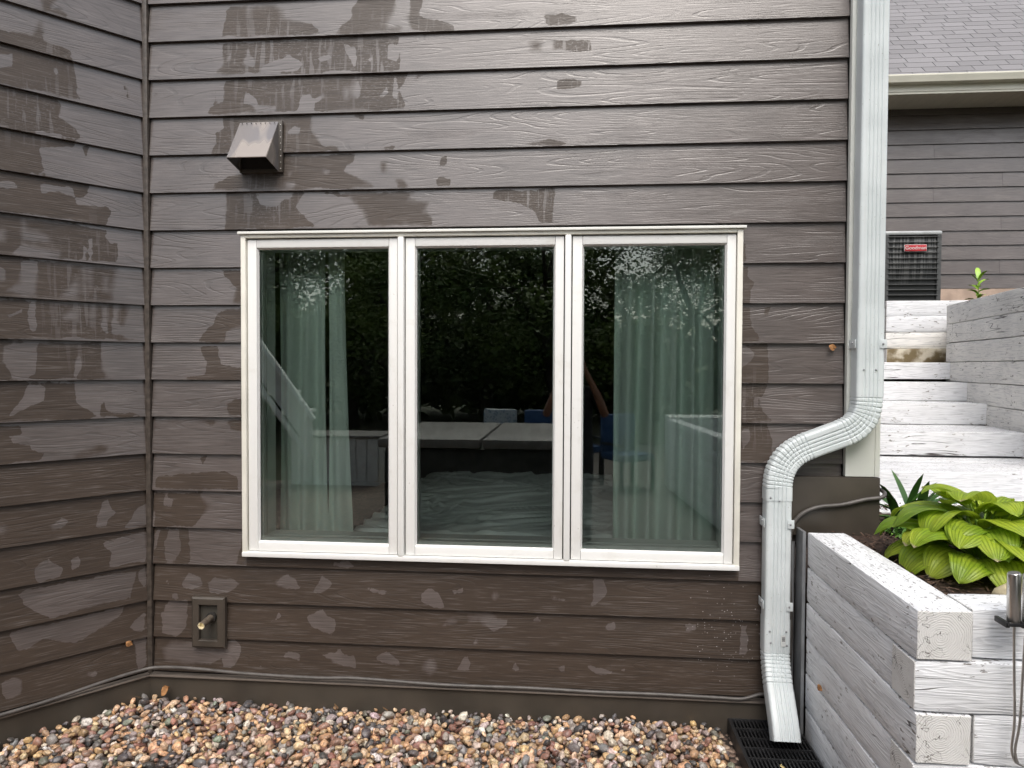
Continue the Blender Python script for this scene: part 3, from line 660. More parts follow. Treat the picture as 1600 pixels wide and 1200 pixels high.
for sx, s in ((VX0, 1), (VX1, -1)):
    q = MB(); q.add([(sx, -.010, VZ1-.003), (sx, -DP+.001, zl-.003), (sx, -.010, VZ0), (sx+s*t_, -.010, VZ1-.003), (sx+s*t_, -DP+.001, zl-.003), (sx+s*t_, -.010, VZ0)], [(0,1,2),(3,5,4),(0,3,4,1),(1,4,5,2),(2,5,3,0)])
    hp('side_cheek', q, M['vent'])
q = MB(); q.box((VX0+.01, -.013, VZ0+.01), (VX1-.01, -.0105, VZ1-.04)); hp('dark_opening', q, M['dark'])
for i in range(8):
    q = MB(); q.sphere((VX0+.016+i*(VX1-VX0-.03)/7, -.0205, VZ1-.008), .0026, seg=6); hp('rivet', q, M['dark'], 179)
for i in range(8):
    q = MB(); q.sphere((VX1+.010, -.0105, VZ0+.012+i*.029), .003, seg=6); hp('rivet', q, M['steel'], 179)

# ------------------------------------------------------------------ recessed pipe box
PX0, PX1, PZ0, PZ1 = -1.815, -1.650, .345, .588
pb = thing('pipe_box', 'brown recessed wall box with a stub pipe pointing out, low on the siding', 'pipe box', ((PX0+PX1)/2, 0, PZ0))
def pp(nm, mb, mat, sm=30, par=pb):
    mb.v = [(v[0]-(PX0+PX1)/2, v[1], v[2]-PZ0) for v in mb.v]; return part(nm, mb, mat, par, sm)
o_ = .037; yf = -.026
rings = []
for d, y in ((0, .0), (0, yf+.006), (.008, yf), (o_-.003, yf), (o_, yf+.003), (o_, yf+.0)):
    rings.append([(PX0+d, y, PZ0+d), (PX1-d, y, PZ0+d), (PX1-d, y, PZ1-d), (PX0+d, y, PZ1-d)])
rings[-1] = [(p[0], .0, p[2]) for p in rings[-1]]
q = MB(); q.loft(rings[:5]+[rings[-1]], True, (False, False)); pp('box_frame', q, M['brown'], 20)
q = MB(); q.box((PX0+.03, -.004, PZ0+.03), (PX1-.03, -.002, PZ1-.03)); pp('back_plate', q, M['pocket'])
# pipe: from the plate out to lower-left
pc = Vector((-1.722, -.003, .490)); pe = Vector((-1.722, -.105, .482))
q = MB(); q.tube([pc, pc.lerp(pe, .16)], .024, 16); pp('collar', q, M['dark'], 40)
ax = (pe-pc).normalized()
q = MB(); q.tube([pc, pe-ax*.006, pe], [.0165, .0165, .0163], 18, (True, False)); pip = pp('pipe', q, M['copper'], 40)
q = MB(); q.tube([pe, pe-ax*.0005, pe-ax*.016], [.0163, .0132, .0128], 18, (False, True)); pp('pipe_bore', q, M['brass'], 40)

# ------------------------------------------------------------------ downspout
W_, Dp = .108, .080
def spout_profile(flute=True):
    P_ = []; r = .012; hw, hd = W_/2, Dp/2
    def arc(cx, cy, a0): return [(cx+r*math.cos(a0+k*math.pi/8), cy+r*math.sin(a0+k*math.pi/8)) for k in range(5)]
    # front edge (toward -y => second coordinate +hd is 'front')
    fx = []
    for i in range(4):
        c = -.024+i*.016
        fx += [(c-.0045, 0), (c-.0015, -.0042), (c+.0015, -.0042), (c+.0045, 0)]
    P_ += arc(hw-r, hd-r, 0)
    if flute: P_ += [(-x, hd+d) for x, d in fx]
    P_ += arc(-hw+r, hd-r, math.pi/2); P_ += arc(-hw+r, -hd+r, math.pi); P_ += arc(hw-r, -hd+r, 1.5*math.pi)
    return P_
PROF = spout_profile()
XU, XL, YC = 1.2555, .893, -.034-Dp/2
YLc = -.014-Dp/2
ds = thing('downspout', 'pale grey fluted downspout with crimped elbows, stepping sideways then down to the grate', 'downspout', (XU, YC, 4.0))
def ring_at(p, t, dep, k=1., kd=1.):
    t = Vector(t).normalized(); dep = Vector(dep); dep = (dep-t*dep.dot(t)).normalized(); wid = t.cross(dep)
    return [Vector(p)-wid*(x*k)*-1+dep*(y*kd) for x, y in PROF]
def dpart(nm, rings, caps=(False, False), mat=None, sm=35):
    mb = MB(); mb.loft([[tuple(Vector(p)-Vector(ds.location)) for p in r_] for r_ in rings], True, caps); return part(nm, mb, mat or M['spout'], ds, sm)
FR = (0, -1, 0)
Z1_ = 1.545
dpart('upper_pipe', [ring_at((XU, YC, z), (0, 0, -1), FR) for z in (4.4, 1.93)])
dpart('coupling_pipe', [ring_at((XU, YC, z), (0, 0, -1), FR, 1.03, 1.03) for z in (1.95, 1.71)])
# side elbow path in the wall plane
def crimped(pts, depf, nm, k0=1.04, pitch=.017, amt=.07, wamt=.05):
    pts = [Vector(p) for p in pts]; L = [0]
    for i in range(1, len(pts)): L.append(L[-1]+(pts[i]-pts[i-1]).length)
    tot = L[-1]; n = int(tot/pitch); rings = []
    def sample(s):
        s = min(max(s, 0), tot); i = max(0, min(len(L)-2, next((j for j in range(len(L)-1) if L[j+1] >= s), len(L)-2))); u = (s-L[i])/(L[i+1]-L[i]+1e-9)
        return pts[i].lerp(pts[i+1], u), (pts[min(i+2, len(pts)-1)]-pts[max(i-1, 0)]).normalized() if True else None
    for i in range(n):
        for u, kk in ((0, 0), (.55, 0.), (.78, 1.), (.9, 1.)):
            s = (i+u)/n*tot; p, t = sample(s); e = 1-kk*amt
            rings.append(ring_at(p, t, depf(s/tot), k0*(1-kk*wamt), k0*e))
    p, t = sample(tot); rings.append(ring_at(p, t, depf(1), k0, k0))
    return dpart(nm, rings, (False, False), None, 25)
def bez(a, b, c, d, n=14):
    a, b, c, d = map(Vector, (a, b, c, d)); return [a*(1-t)**3+b*3*t*(1-t)**2+c*3*t*t*(1-t)+d*t**3 for t in [i/n for i in range(n+1)]]
yA = YC; pA = (XU, yA, 1.565)
pB = Vector((1.148, YC+.004, 1.412)); pC = Vector((1.028, YLc-.004, 1.362)); dirs = (pC-pB).normalized()
pD = Vector((XL, YLc, 1.165))
dpart('elbow_collar', [ring_at((XU, YC, z), (0, 0, -1), FR, 1.045, 1.045) for z in (1.735, 1.575)])
crimped(bez((XU, yA, 1.585), (XU, yA, 1.49), pB-dirs*.09, pB), lambda s: FR, 'elbow')
dpart('offset_pipe', [ring_at(pB-dirs*.01, dirs, FR, 1.02, 1.02), ring_at(pC+dirs*.01, dirs, FR, 1.02, 1.02)])
crimped(bez(pC, pC+dirs*.085, pD+Vector((0, 0, .12)), pD), lambda s: FR, 'elbow')
dpart('elbow_collar', [ring_at((XL, YLc, z), (0, 0, -1), FR, 1.045, 1.045) for z in (1.172, 1.12)])
dpart('lower_pipe', [ring_at((XL, YLc, z), (0, 0, -1), FR, 1., 1.) for z in (1.15, .56)])
dpart('elbow_collar', [ring_at((XL, YLc, z), (0, 0, -1), FR, 1.035, 1.035) for z in (.60, .455)])
# outlet elbow turning out from the wall
e0 = Vector((XL, YLc, .46)); e1 = Vector((XL-.004, YLc-.065, .325))
t1 = Vector((0, -.50, -.865)).normalized()
crimped(bez(e0, e0+Vector((0, 0, -.05)), e1-t1*.05, e1), lambda s: FR, 'outlet_elbow', 1.03, .018, .08, .04)
t2 = Vector((0, -.62, -.78)).normalized(); e2 = e1+t1*.07; e3 = Vector((XL-.006, YLc-.19, .145))
rr_ = []
pth = bez(e1, e1+t1*.06, e3+Vector((0, .03, .07)), e3, 12)
for i, p in enumerate(pth):
    t = (pth[min(i+1, 12)]-pth[max(i-1, 0)]).normalized(); kk = 1.0-(.012 if i % 2 else 0); rr_.append(ring_at(p, t, FR, 1.03*kk, 1.03))
inn = [[p+(Vector(pth[-1 if j == 0 else -4])-p)*.06 for p in r_] for j, r_ in enumerate((rr_[-1], rr_[-4]))]
dpart('outlet', rr_+[inn[0], inn[1]], (False, True), None, 35)
def strap(z, x, y, nm='strap', wall_side=1):
    hw = W_/2+.0035
    for a_, b_, c_ in (((x+hw-.024, y-Dp/2-.0055, z-.019), (x+hw+.004, y-Dp/2-.002, z+.019), (x+hw-.012, y-Dp/2-.007, z)), ((x-hw-.004, y-Dp/2+.012, z-.019), (x-hw-.001, y+Dp/2+.005, z+.019), (x-hw-.005, y, z+.006))):
        q = MB(); q.bbox(a_, b_, .001); q.v = [tuple(Vector(p)-Vector(ds.location)) for p in q.v]; s_ = part(nm, q, M['spout'], ds, 30)
        q = MB(); q.sphere(c_, .0045, seg=6); q.v = [tuple(Vector(p)-Vector(ds.location)) for p in q.v]; part('screw', q, M['conduit'], s_, 179)
for z in (1.02, .66): strap(z, XL, YLc)
strap(1.80, XU, YC)
for (x, y, z) in ((XL-.038, YLc-Dp/2-.003, 1.135), (XL, YLc-Dp/2-.001, 1.12), (XU+.02, YC-Dp/2-.003, 1.69), (XU-.03, YC-Dp/2-.003, 1.69), (XL-.035, YLc-Dp/2-.003, .55), (XL+.035, YLc-Dp/2-.003, .55), (XL-.03, YLc-Dp/2-.003, .50), (XL+.038, YLc-Dp/2-.003, .49)):
    q = MB(); q.sphere((x, y, z), .0045, seg=6); q.v = [tuple(Vector(p)-Vector(ds.location)) for p in q.v]; part('screw', q, M['conduit'], ds, 179)
st = MB(); st.box((XL+.012, YLc-Dp/2-.0036, .485), (XL+.034, YLc-Dp/2-.0030, .535)); st.v = [tuple(Vector(p)-Vector(ds.location)) for p in st.v]
stk = part('sticker', st, M['sticker'], ds)
st = MB()
for i in range(6): st.box((XL+.017, YLc-Dp/2-.0040, .508+i*.0034), (XL+.030, YLc-Dp/2-.0037, .508+i*.0034+(.0013 if i % 2 else .0022)))
st.v = [tuple(Vector(p)-Vector(ds.location)) for p in st.v]; part('barcode', st, M['ink'], stk)

# conduits beside the downspout
cd1 = MB(); cd1.tube(smoothpath([(.968, -.03, .93), (.968, -.03, .7), (.968, -.03, .18)], 6), .011, 10); tag(part('conduit', cd1, M['conduit'], None, 179), 'galvanised vertical conduit between downspout and white planter', 'conduit')
cd2 = MB(); cd2.box((.983, -.125, .10), (.996, -.03, .995)); tag(part('flashing_strip', cd2, M['conduit'], None), 'thin grey metal strip closing the gap at the planter end', 'metal strip')

# cable along the skirt board and up around the corner
def cable(pts, r, label):
    mb = MB(); mb.tube(smoothpath(pts, 6), r, 8); return tag(part('cable', mb, M['cable'], None, 179), label, 'cable')
def LW(s, y, z): return left_frame(s, y, z)
cable([LW(-1.3, -.035, .200), LW(-1.0, -.034, .213), LW(-.7, -.034, .216), LW(-.45, -.035, .219), LW(-.2, -.032, .235), LW(-.06, -.034, .24), (XC+.06, -.034, .245), (XC+.22, -.031, .246), (XC+.5, -.031, .232), (-1.2, -.034, .228), (-1.0, -.034, .234), (-.6, -.033, .221), (-.2, -.032, .223), (.1, -.032, .219), (.4, -.033, .221), (.65, -.033, .218), (.76, -.034, .218), (.84, -.03, .24), (.92, -.03, .245)], .0085, 'dark grey cable sagging along the top of the skirt board')
cable([(.955, -.045, .33), (.962, -.05, .55), (.95, -.05, .8), (.955, -.045, .96), (.985, -.045, 1.04), (1.06, -.045, 1.085), (1.17, -.045, 1.10), (1.27, -.045, 1.125), (1.335, -.045, 1.135), (1.36, -.02, 1.15), (1.362, .05, 1.16)], .009, 'grey cable curving over the dark base board and round the house corner')

# ------------------------------------------------------------------ ground
GZ = .055
gr = MB(); n = 40
gvs = []; gfs = []
gr.add([(-90, -90, 0), (90, -90, 0), (90, 90, 0), (-90, 90, 0)], [(0, 1, 2, 3)])
tag(part('ground', gr, M['lawn']), kind='structure')
gb = tag(link('gravel_bed', None), kind='structure')
q = MB(); q.add([(-7, -6.6, .03), (-.7, -6.6, .03), (-.7, -1.4, .035), (.98, -1.4, .035), (.98, .0, GZ), (-7, .0, GZ)], [(0, 1, 2, 3, 4, 5)]); part('gravel_base', q, M['gravelbase'], gb)
q = MB(); q.add([(-.69, -12, .034), (3.5, -12, .034), (3.5, -1.41, .034), (-.69, -1.41, .034)], [(0, 1, 2, 3)]); tag(part('patio', q, M['paver']), kind='structure')
# pebbles
def peb_mesh(seed, sub):
    bm = bmesh.new(); bmesh.ops.create_icosphere(bm, subdivisions=sub, radius=1); off = Vector((seed*3.1, seed*1.7, 0))
    for v in bm.verts:
        d = v.co.normalized(); v.co = d*(1+.30*mnoise.noise(d*1.1+off)+.12*mnoise.noise(d*2.5+off))
    vs = np.array([v.co[:] for v in bm.verts]); fs = [[v.index for v in f.verts] for f in bm.faces]; bm.free(); return vs, fs
VAR = [peb_mesh(s, 3) for s in range(5)]; VARL = [peb_mesh(s, 2) for s in range(5)]
PAL = [((.56, .34, .19), 22), ((.64, .45, .28), 26), ((.36, .19, .14), 13), ((.22, .10, .08), 7), ((.60, .50, .42), 12), ((.06, .058, .062), 13), ((.17, .16, .16), 8), ((.27, .24, .22), 11), ((.62, .40, .20), 5), ((.45, .36, .34), 8), ((.20, .22, .17), 3), ((.68, .62, .56), 5)]
_pal = [p for p, w_ in PAL for _ in range(w_)]
def lw_y(x):      # y of the left wall's skirt at x
    return (x-XC)*math.tan(ALPHA)
cells = {}
peb = []
def ok(x, y, r, k=.80):
    ci, cj = int(x//.05), int(y//.05)
    for a in range(ci-1, ci+2):
        for b in range(cj-1, cj+2):
            for (px_, py_, pr) in cells.get((a, b), ()):
                if (px_-x)**2+(py_-y)**2 < ((r+pr)*k)**2: return False
    return True
def gheight(x, y): return GZ+.012*mnoise.noise(Vector((x*2.5, y*2.5, 0)))+.014*math.exp(-((x+2.0)/.35)**2)+.012*math.exp(-((x-.3)/.5)**2)
def scatter(n, rlo, rhi, layer, k, ymin=-1.35):
    for _ in range(n):
        y = ymin*random.random()**1.3; x = random.uniform(-3.2, .98)
        if x < XC and y > lw_y(x)-.05: continue
        r = rlo+(rhi-rlo)*random.random()**1.8
        if y > -.022-r*.8: continue
        if x < XC and y > lw_y(x)-.03-r*1.2: continue
        if x > .665-r and y > -.42: continue
        if not ok(x, y, r, k): continue
        cells.setdefault((int(x//.05), int(y//.05)), []).append((x, y, r)); peb.append((x, y, gheight(x, y)+layer, r))
scatter(7000, .014, .023, .0, .70); cells.clear(); scatter(9000, .010, .024, .020, .84); cells.clear(); scatter(6000, .009, .023, .038, 1.15)
def pxy(p):
    return project(np.array([p[:3]]))[0]
peb.sort(key=lambda p: (p[0]**2+(p[1]+3.2)**2))
vis = []
for i, p in enumerate(peb):
    u = pxy(p); on = -20 < u[0] < 1240 and u[1] < 1225; vis.append(on)
cand = [i for i in range(len(peb)) if vis[i] and peb[i][2] > .085]
cand.sort(key=lambda i: -peb[i][3]/math.dist((0, CAM[1]), peb[i][:2])); singles = set(cand[:295])
def shape(p, lo):
    V, F_ = random.choice(VAR if lo == 0 else VARL); r = p[3]
    s = np.array([random.uniform(1.0, 1.45), random.uniform(.75, 1.05), random.uniform(.55, .85)])*r
    Mx = np.array(Matrix.Rotation(random.uniform(0, 6.28), 3, 'Z') @ Matrix.Rotation(random.gauss(0, .45), 3, 'X') @ Matrix.Rotation(random.gauss(0, .45), 3, 'Y'))
    return (V*s)@Mx.T, F_
def tintarr(me, cols):
    a = me.attributes.new('tint', 'FLOAT_COLOR', 'POINT'); a.data.foreach_set('color', np.asarray(cols, np.float32).ravel())
def rcol():
    c = random.choice(_pal); k = random.uniform(.6, 1.3); return tuple(min(.8, x*k*random.uniform(.93, 1.07)) for x in c)+(1,)
lv, lf, lc = [], [], []
off = 0
for i, p in enumerate(peb):
    V, F_ = shape(p, 0 if (vis[i]) else 1); c = rcol()
    if i in singles:
        me = bpy.data.meshes.new('pebble'); me.from_pydata(V.tolist(), [], F_); me.materials.append(M['pebble']); me.polygons.foreach_set('use_smooth', [True]*len(me.polygons)); tintarr(me, [c]*len(V))
        link('pebble', me, gb, p[:3])
    else:
        lv.append(V+np.array(p[:3])); lf += [tuple(q_+off for q_ in f) for f in F_]; lc += [c]*len(V); off += len(V)
me = bpy.data.meshes.new('pebble_mass'); me.from_pydata(np.concatenate(lv).tolist(), [], lf); me.materials.append(M['pebble']); me.polygons.foreach_set('use_smooth', [True]*len(me.polygons)); tintarr(me, lc)
o = link('pebble_mass', me, gb); o['kind'] = 'stuff'

q = MB()
for _ in range(26):
    x = random.uniform(-2.3, .6); y = random.uniform(-.5, -.05)
    if x < XC and y > lw_y(x)-.06: continue
    a = random.uniform(0, 3.14); L = random.uniform(.012, .03); c = Vector((x, y, gheight(x, y)+.060)); d = Vector((math.cos(a), math.sin(a), random.gauss(0, .2)))*L; n_ = Vector((-math.sin(a), math.cos(a), .4))*random.choice((.0015, .008))
    q.add([c-d, c-d*.2-n_, c+d, c+d*.1+n_], [(0, 1, 2, 3)])
tag(part('leaf_litter', q, simple('litter_brown', (.16, .09, .04), .8), None), kind='stuff')

# drain grate
GT = .118
grt = thing('drain_grate', 'black slotted plastic drain grate under the downspout outlet', 'drain grate', (.70, -.012, GT))
g = MB(); GX, GY = .29, -.62
g.bbox((0, GY, -.06), (.016, 0, .004), .002); g.bbox((.016, -.014, -.06), (GX, 0, .004), .002); part('rim', g, M['black'], grt, 30)
for j in range(8):
    y = -.095-j*.078; g = MB(); g.box((.016, y, -.02), (GX, y+.009, .002)); part('cross_bar', g, M['black'], grt)
i = 0
x = .026
while x < GX:
    g = MB(); g.bbox((x, GY, -.02), (x+.0065, -.014, .0), .001); part('grate_bar', g, M['black'], grt); x += .0155
g = MB(); g.box((0.002, GY, -.065), (GX, -.002, -.05)); part('sump', g, M['dark'], grt)

# ------------------------------------------------------------------ timbers
def timber_mesh(L, wd, h, seed, mats, rough=.0013, r=.003):
    rr = random.Random(seed); n = max(3, int(L/.06)); rings = []
    pro = []
    for (sx, sz, a0) in ((1, 1, 0), (-1, 1, 90), (-1, -1, 180), (1, -1, 270)):
        for k in range(3):
            a = R(a0+k*45); pro.append((sx*(wd/2-r)+r*math.cos(a), sz*(h/2-r)+r*math.sin(a)))
        # mid points on the side following
        nx = {0: (-1, 1), 90: (-1, -1), 180: (1, -1), 270: (1, 1)}[a0]
        a = pro[-1]; b = (nx[0]*(wd/2-r)+(r*math.cos(R(a0+90))), nx[1]*(h/2-r)+(r*math.sin(R(a0+90))))
        for t in (.33, .66): pro.append((a[0]+(b[0]-a[0])*t, a[1]+(b[1]-a[1])*t))
    for i in range(n+1):
        x = -L/2+L*i/n; e = r*.7 if i in (0, n) else 0
        rg = []
        for (y, z) in pro:
            nn = mnoise.noise(Vector((x*6+seed, y*25, z*25)))*rough*1.6+mnoise.noise(Vector((x*1.5+seed, y*3, z*3+9)))*rough*2
            f = 1-(e/(wd/2) if e else 0); rg.append((x, y*(f+nn/(wd/2)), z*(f+nn/(h/2))))
        rings.append(rg)
        if i == 0 or i == n-1: pass
    ex0 = [(-L/2-.002, p[1]*.97, p[2]*.97) for p in rings[0]]; ex1 = [(L/2+.002, p[1]*.97, p[2]*.97) for p in rings[-1]]
    mb = MB(); mb.loft(rings, True, (False, False)); mb.cur = 1
    mb.loft([ex0, rings[0]], True, (True, False)); mb.loft([rings[-1], ex1], True, (False, True))
    return mb.mesh('timber', mats, 40)
_ts = [0]
def timber(parent, p0, p1, zt, wd=.150, h=.1475, mat='timber', side=1, name='timber'):
    """p0,p1: ends of the visible face's line (x,y); the body lies to the left (side=1) or right (-1)"""
    _ts[0] += 1
    a, b = Vector((*p0, 0)), Vector((*p1, 0)); d = (b-a); L = d.length; d.normalize(); nrm = Vector((-d.y, d.x, 0))*side
    c = (a+b)/2+nrm*wd/2; c.z = zt-h/2+random.uniform(-.001, .001)
    o = link(name, timber_mesh(L, wd, h, _ts[0]*1.37, [M[mat], M['timber_end']]), None, c, (0, 0, math.atan2(d.y, d.x)))
    o.parent = parent; o.location = c-Vector(parent.location); return o
TP = .1525
pln = thing('timber_planter', 'white painted timber planter box holding the hosta beside the downspout', 'planter', (1.0, -1.08, 0))
ZT = .997; yN = -1.089
for j in range(7):
    z = ZT-j*TP
    if j % 2 == 0:
        timber(pln, (1.0, -.125), (1.0, yN-(.004 if j else 0)), z, .156)
        timber(pln, (1.170, yN+.022 if j == 0 else yN+.004), (4.3, yN+.022 if j == 0 else yN+.004), z, side=1)
    else:
        timber(pln, (1.002, -.125), (1.002, yN+.156), z, .150)
        timber(pln, (1.000, yN), (4.3, yN), z, side=1)
    timber(pln, (4.305, yN+.01), (4.305, 1.2), z, side=1)
# mulch inside the planter, rising toward the steps
def mz(x, y): return .945+.02*(y+1)+.012*mnoise.noise(Vector((x*5, y*5, 3)))
q = MB(); vs, fs = [], []; NX, NY = 60, 60
for j in range(NY+1):
    for i in range(NX+1):
        x = 1.13+3.15*i/NX; y = -1.0+2.0*j/NY; vs.append((x, y, mz(x, y)+.006*mnoise.noise(Vector((x*40, y*40, 0)))))
for j in range(NY):
    for i in range(NX):
        a = j*(NX+1)+i
        fs.append((a, a+1, a+NX+2, a+NX+1))
q.add(vs, fs); tag(part('mulch_bed', q, M['mulch'], None, 179), kind='structure')
q = MB()
for _ in range(4200):
    x = random.uniform(1.13, 2.5); y = random.uniform(-1.0, .75)
    L = random.uniform(.01, .035); a = random.uniform(0, 6.28); c = Vector((x, y, mz(x, y)+random.uniform(0, .012)))
    d = Vector((math.cos(a), math.sin(a), random.gauss(0, .3)))*L/2; n_ = Vector((-math.sin(a), math.cos(a), random.gauss(0, .3)))*random.uniform(.002, .006)
    u_ = Vector((0, 0, random.uniform(.001, .003)))
    q.add([c-d-n_, c+d-n_*.6, c+d+n_*.7, c-d+n_, c-d-n_*.5+u_, c+d-n_*.3+u_, c+d+n_*.3+u_, c-d+n_*.5+u_], [(0,3,2,1),(4,5,6,7),(0,1,5,4),(1,2,6,5),(2,3,7,6),(3,0,4,7)])
def _chip():
    t = NT('bark_chip'); c = t.coord('Object', seed=False); n_ = t.noise(c, 55, 2)
    return t.fin(t.mix(t.ramp(n_, .35, .65), (.022, .013, .010), (.115, .068, .045)), .85)
tag(part('bark_chips', q, _chip()), kind='stuff')

# steps
stp = thing('timber_steps', 'white painted timber steps climbing behind the planter', 'steps', (2.2, .8, .95))
STEPS = [(2.78, 3.062, 1.741, .135, .5), (2.40, 3.060, 1.588, .140, .42), (2.02, 3.052, 1.445, .146, .42), (1.43, 2.90, 1.295, .150, .62), (.76, 3.0, 1.135, .150, .70), (.42, 3.0, .985, .150, .36)]
for i, (y, xr, zt, h, dep) in enumerate(STEPS):
    x0 = 1.50
    timber(stp, (x0, y), (xr, y), zt, .15, h)
    dd = .153
    while dd < dep: timber(stp, (x0, y+dd), (xr, y+dd), zt-.001, .15, h); dd += .153
# upper terrace walls
tw = thing('timber_wall', 'short white timber wall facing forward below the condenser', 'retaining wall', (2.6, 3.15, 1.7))
for j, (zt, h) in enumerate(((2.279, .135), (2.142, .132), (2.006, .140))):
    timber(tw, (2.70, 3.15), (3.6, 3.15), zt, .15, h, 'timber' if j < 2 else 'timber_dirty')
timber(tw, (2.70, 3.13), (3.27, 3.13), 1.862, .15, .12, 'mossy')
rw = thing('timber_wall', 'tall greyish white timber wall flanking the right side of the steps', 'retaining wall', (3.06, 2.89, 0))
pf, pn = Vector((3.065, 2.89)), Vector((2.812, 1.46)); dv = (pn-pf)
for j in range(8):
    z = 2.212-j*.156
    if j == 1:
        timber(rw, pf, pf+dv*.09, z, .15, .151, 'timber_dirty'); timber(rw, pf+dv*.095, pf+dv*1.35, z, .15, .151, 'timber_dirty')
    elif j == 0:
        timber(rw, pf, pf+dv*.985, z, .15, .151, 'timber_dirty'); timber(rw, pf+dv*.99, pf+dv*1.6, z-.002, .15, .151, 'timber_dirty')
    else: timber(rw, pf, pf+dv*(1.5 if j % 2 else 1.35), z, .15, .151, 'timber_dirty')
# terrace ground behind
q = MB(); q.box((1.42, 3.305, -.2), (14, 12, 2.2))
q.add([(3.24, 3.3, 2.15), (3.02, 1.5, 2.08), (3.9, 1.0, 1.5), (4.3, .4, .9), (14, .4, .9), (14, 3.3, 2.15), (3.24, 3.3, -.1), (3.02, 1.5, -.1), (3.9, 1., -.1), (4.3, .4, -.1), (14, .4, -.1), (14, 3.3, -.1)], [(0, 1, 2, 5), (2, 3, 4, 5), (1, 0, 6, 7), (2, 1, 7, 8), (3, 2, 8, 9), (4, 3, 9, 10), (5, 4, 10, 11)])
tag(part('terrace', q, M['soil']), kind='structure')

# ------------------------------------------------------------------ far wing of the house
YF = 5.95
fw = thing('garage_wall', 'distant brown siding wall with staggered board joints under the shingled eave', 'wall', (3.4, YF, 0), kind='structure')
zb0 = aty(1450, 451, YF)[2]; XJ = {0: [], 1: [aty(1565, 300, YF)[0]], 4: [aty(1566, 300, YF)[0]], 7: [aty(1567, 300, YF)[0]], 6: [aty(1459, 300, YF)[0]], 9: [aty(1459, 300, YF)[0]]}
for r_ in range(0, 14):
    ed = [3.0]+XJ.get(r_, [])+[10.2]
    for a, b in zip(ed[:-1], ed[1:]):
        link('siding_board', plain_board(b-a-.003), fw, (a-3.4, 0, zb0+r_*.178))
q = MB(); q.box((-.6, .03, -1), (6.8, .1, 4.75)); part('sheathing', q, M['dark'], fw)
q = MB(); q.box((-.6, .004, zb0-.6), (6.8, .03, zb0)); part('foundation_band', q, M['found'], fw)
# roof
YE = 5.45
ze = aty(1500, 119, YE)[2]
rf = thing('garage_roof', 'grey asphalt shingle roof slope with cream gutter above the far wall', 'roof', (3.4, YE, ze))
sl_ = R(44); ex = .142
q = MB(); Lr = 3.4
q.add([(-1.2, 0, -.01), (7.2, 0, -.01), (7.2, Lr*math.cos(sl_), Lr*math.sin(sl_)-.01), (-1.2, Lr*math.cos(sl_), Lr*math.sin(sl_)-.01)], [(0, 1, 2, 3)]); part('roof_deck', q, M['shingle'], rf)
shm = []
for k in range(4):
    wd = [.305, .27, .33, .29][k]; mb = MB(); mb.add([(0, 0, 0), (wd-.008, 0, 0), (wd-.008, ex+.03, -.004), (0, ex+.03, -.004), (0, 0, .010), (wd-.008, 0, .010), (wd-.008, ex+.03, .006), (0, ex+.03, .006)], [(4,5,6,7),(0,1,5,4),(1,2,6,5),(3,0,4,7)]); shm.append((wd, mb.mesh('shingle', M['shingle'])))
cnt = 0
for r_ in range(22):
    s = r_*ex-.02; x = .0+s*.28-random.uniform(0, .28)
    while x < 2.0+s*.45 and cnt < 297:
        wd, me_ = random.choice(shm); link('shingle', me_, rf, (x, s*math.cos(sl_), s*math.sin(sl_)+.002), (sl_, 0, 0)); x += wd; cnt += 1
# gutter profile
gp = [(0, 0), (-.10, 0), (-.112, -.006), (-.112, -.02), (-.095, -.06), (-.085, -.085), (0, -.09)]
q = MB(); q.loft([[(x, y-.01, z+.0) for y, z in gp] for x in (-.6, 7.2)], True); part('gutter', q, M['gutter'], rf)
q = MB(); q.box((-.6, -.008, -.165), (7.2, .015, -.012)); part('fascia', q, M['gutter'], rf)
q = MB(); q.box((-.6, .0, -.19), (7.2, YF-YE+.0, -.165))
for i in range(78): q.box((-.6+i*.1, .005, -.193), (-.596+i*.1, YF-YE, -.19))
part('soffit', q, M['gutter'], rf)

# condenser
YA = 5.0; a0 = aty(1386, 361, YA); a1 = aty(1472, 361, YA); AW = a1[0]-a0[0]+.02; AH = a0[2]-2.22
ac = thing('air_conditioner', 'dark louvred outdoor condenser with red nameplate standing above the timber wall', 'air conditioner', (a0[0]-.02, YA, 2.22))
q = MB(); q.bbox((.02, .02, .02), (AW-.02, AW-.02, AH-.05), .02); part('coil', q, M['accoil'], ac, 30)
q = MB(); q.bbox((-.006, -.006, AH-.045), (AW+.006, AW+.006, AH), .022); part('lid', q, M['aclid'], ac, 40)
for (x, y) in ((0, 0), (AW-.045, 0), (0, AW-.045), (AW-.045, AW-.045)):
    q = MB(); q.bbox((x, y, 0), (x+.045, y+.045, AH-.036), .006); part('corner_post', q, M['acmetal'], ac)
nl = 16
for i in range(nl):
    z = .05+i*(AH-.12)/(nl-1); q = MB(); q.bbox((.03, -.008, z), (AW-.03, .014, z+.008), .003); q.bbox((AW-.012, .03, z), (AW+.008, AW-.03, z+.011), .003); part('louvre', q, M['acmetal'], ac)
b0 = aty(1412, 393, YA); b1 = aty(1446, 383, YA)
bx0, bx1, bz0, bz1 = b0[0]-ac.location.x, b1[0]-ac.location.x, b0[2]-2.22, b1[2]-2.22
q = MB(); q.bbox((bx0-.004, -.026, bz0-.004), (bx1+.004, -.010, bz1+.004), .006); bd = part('nameplate', q, M['badgetext'], ac, 40)
q = MB(); q.bbox((bx0, -.028, bz0), (bx1, -.024, bz1), .002); part('red_field', q, M['badge'], bd, 40)
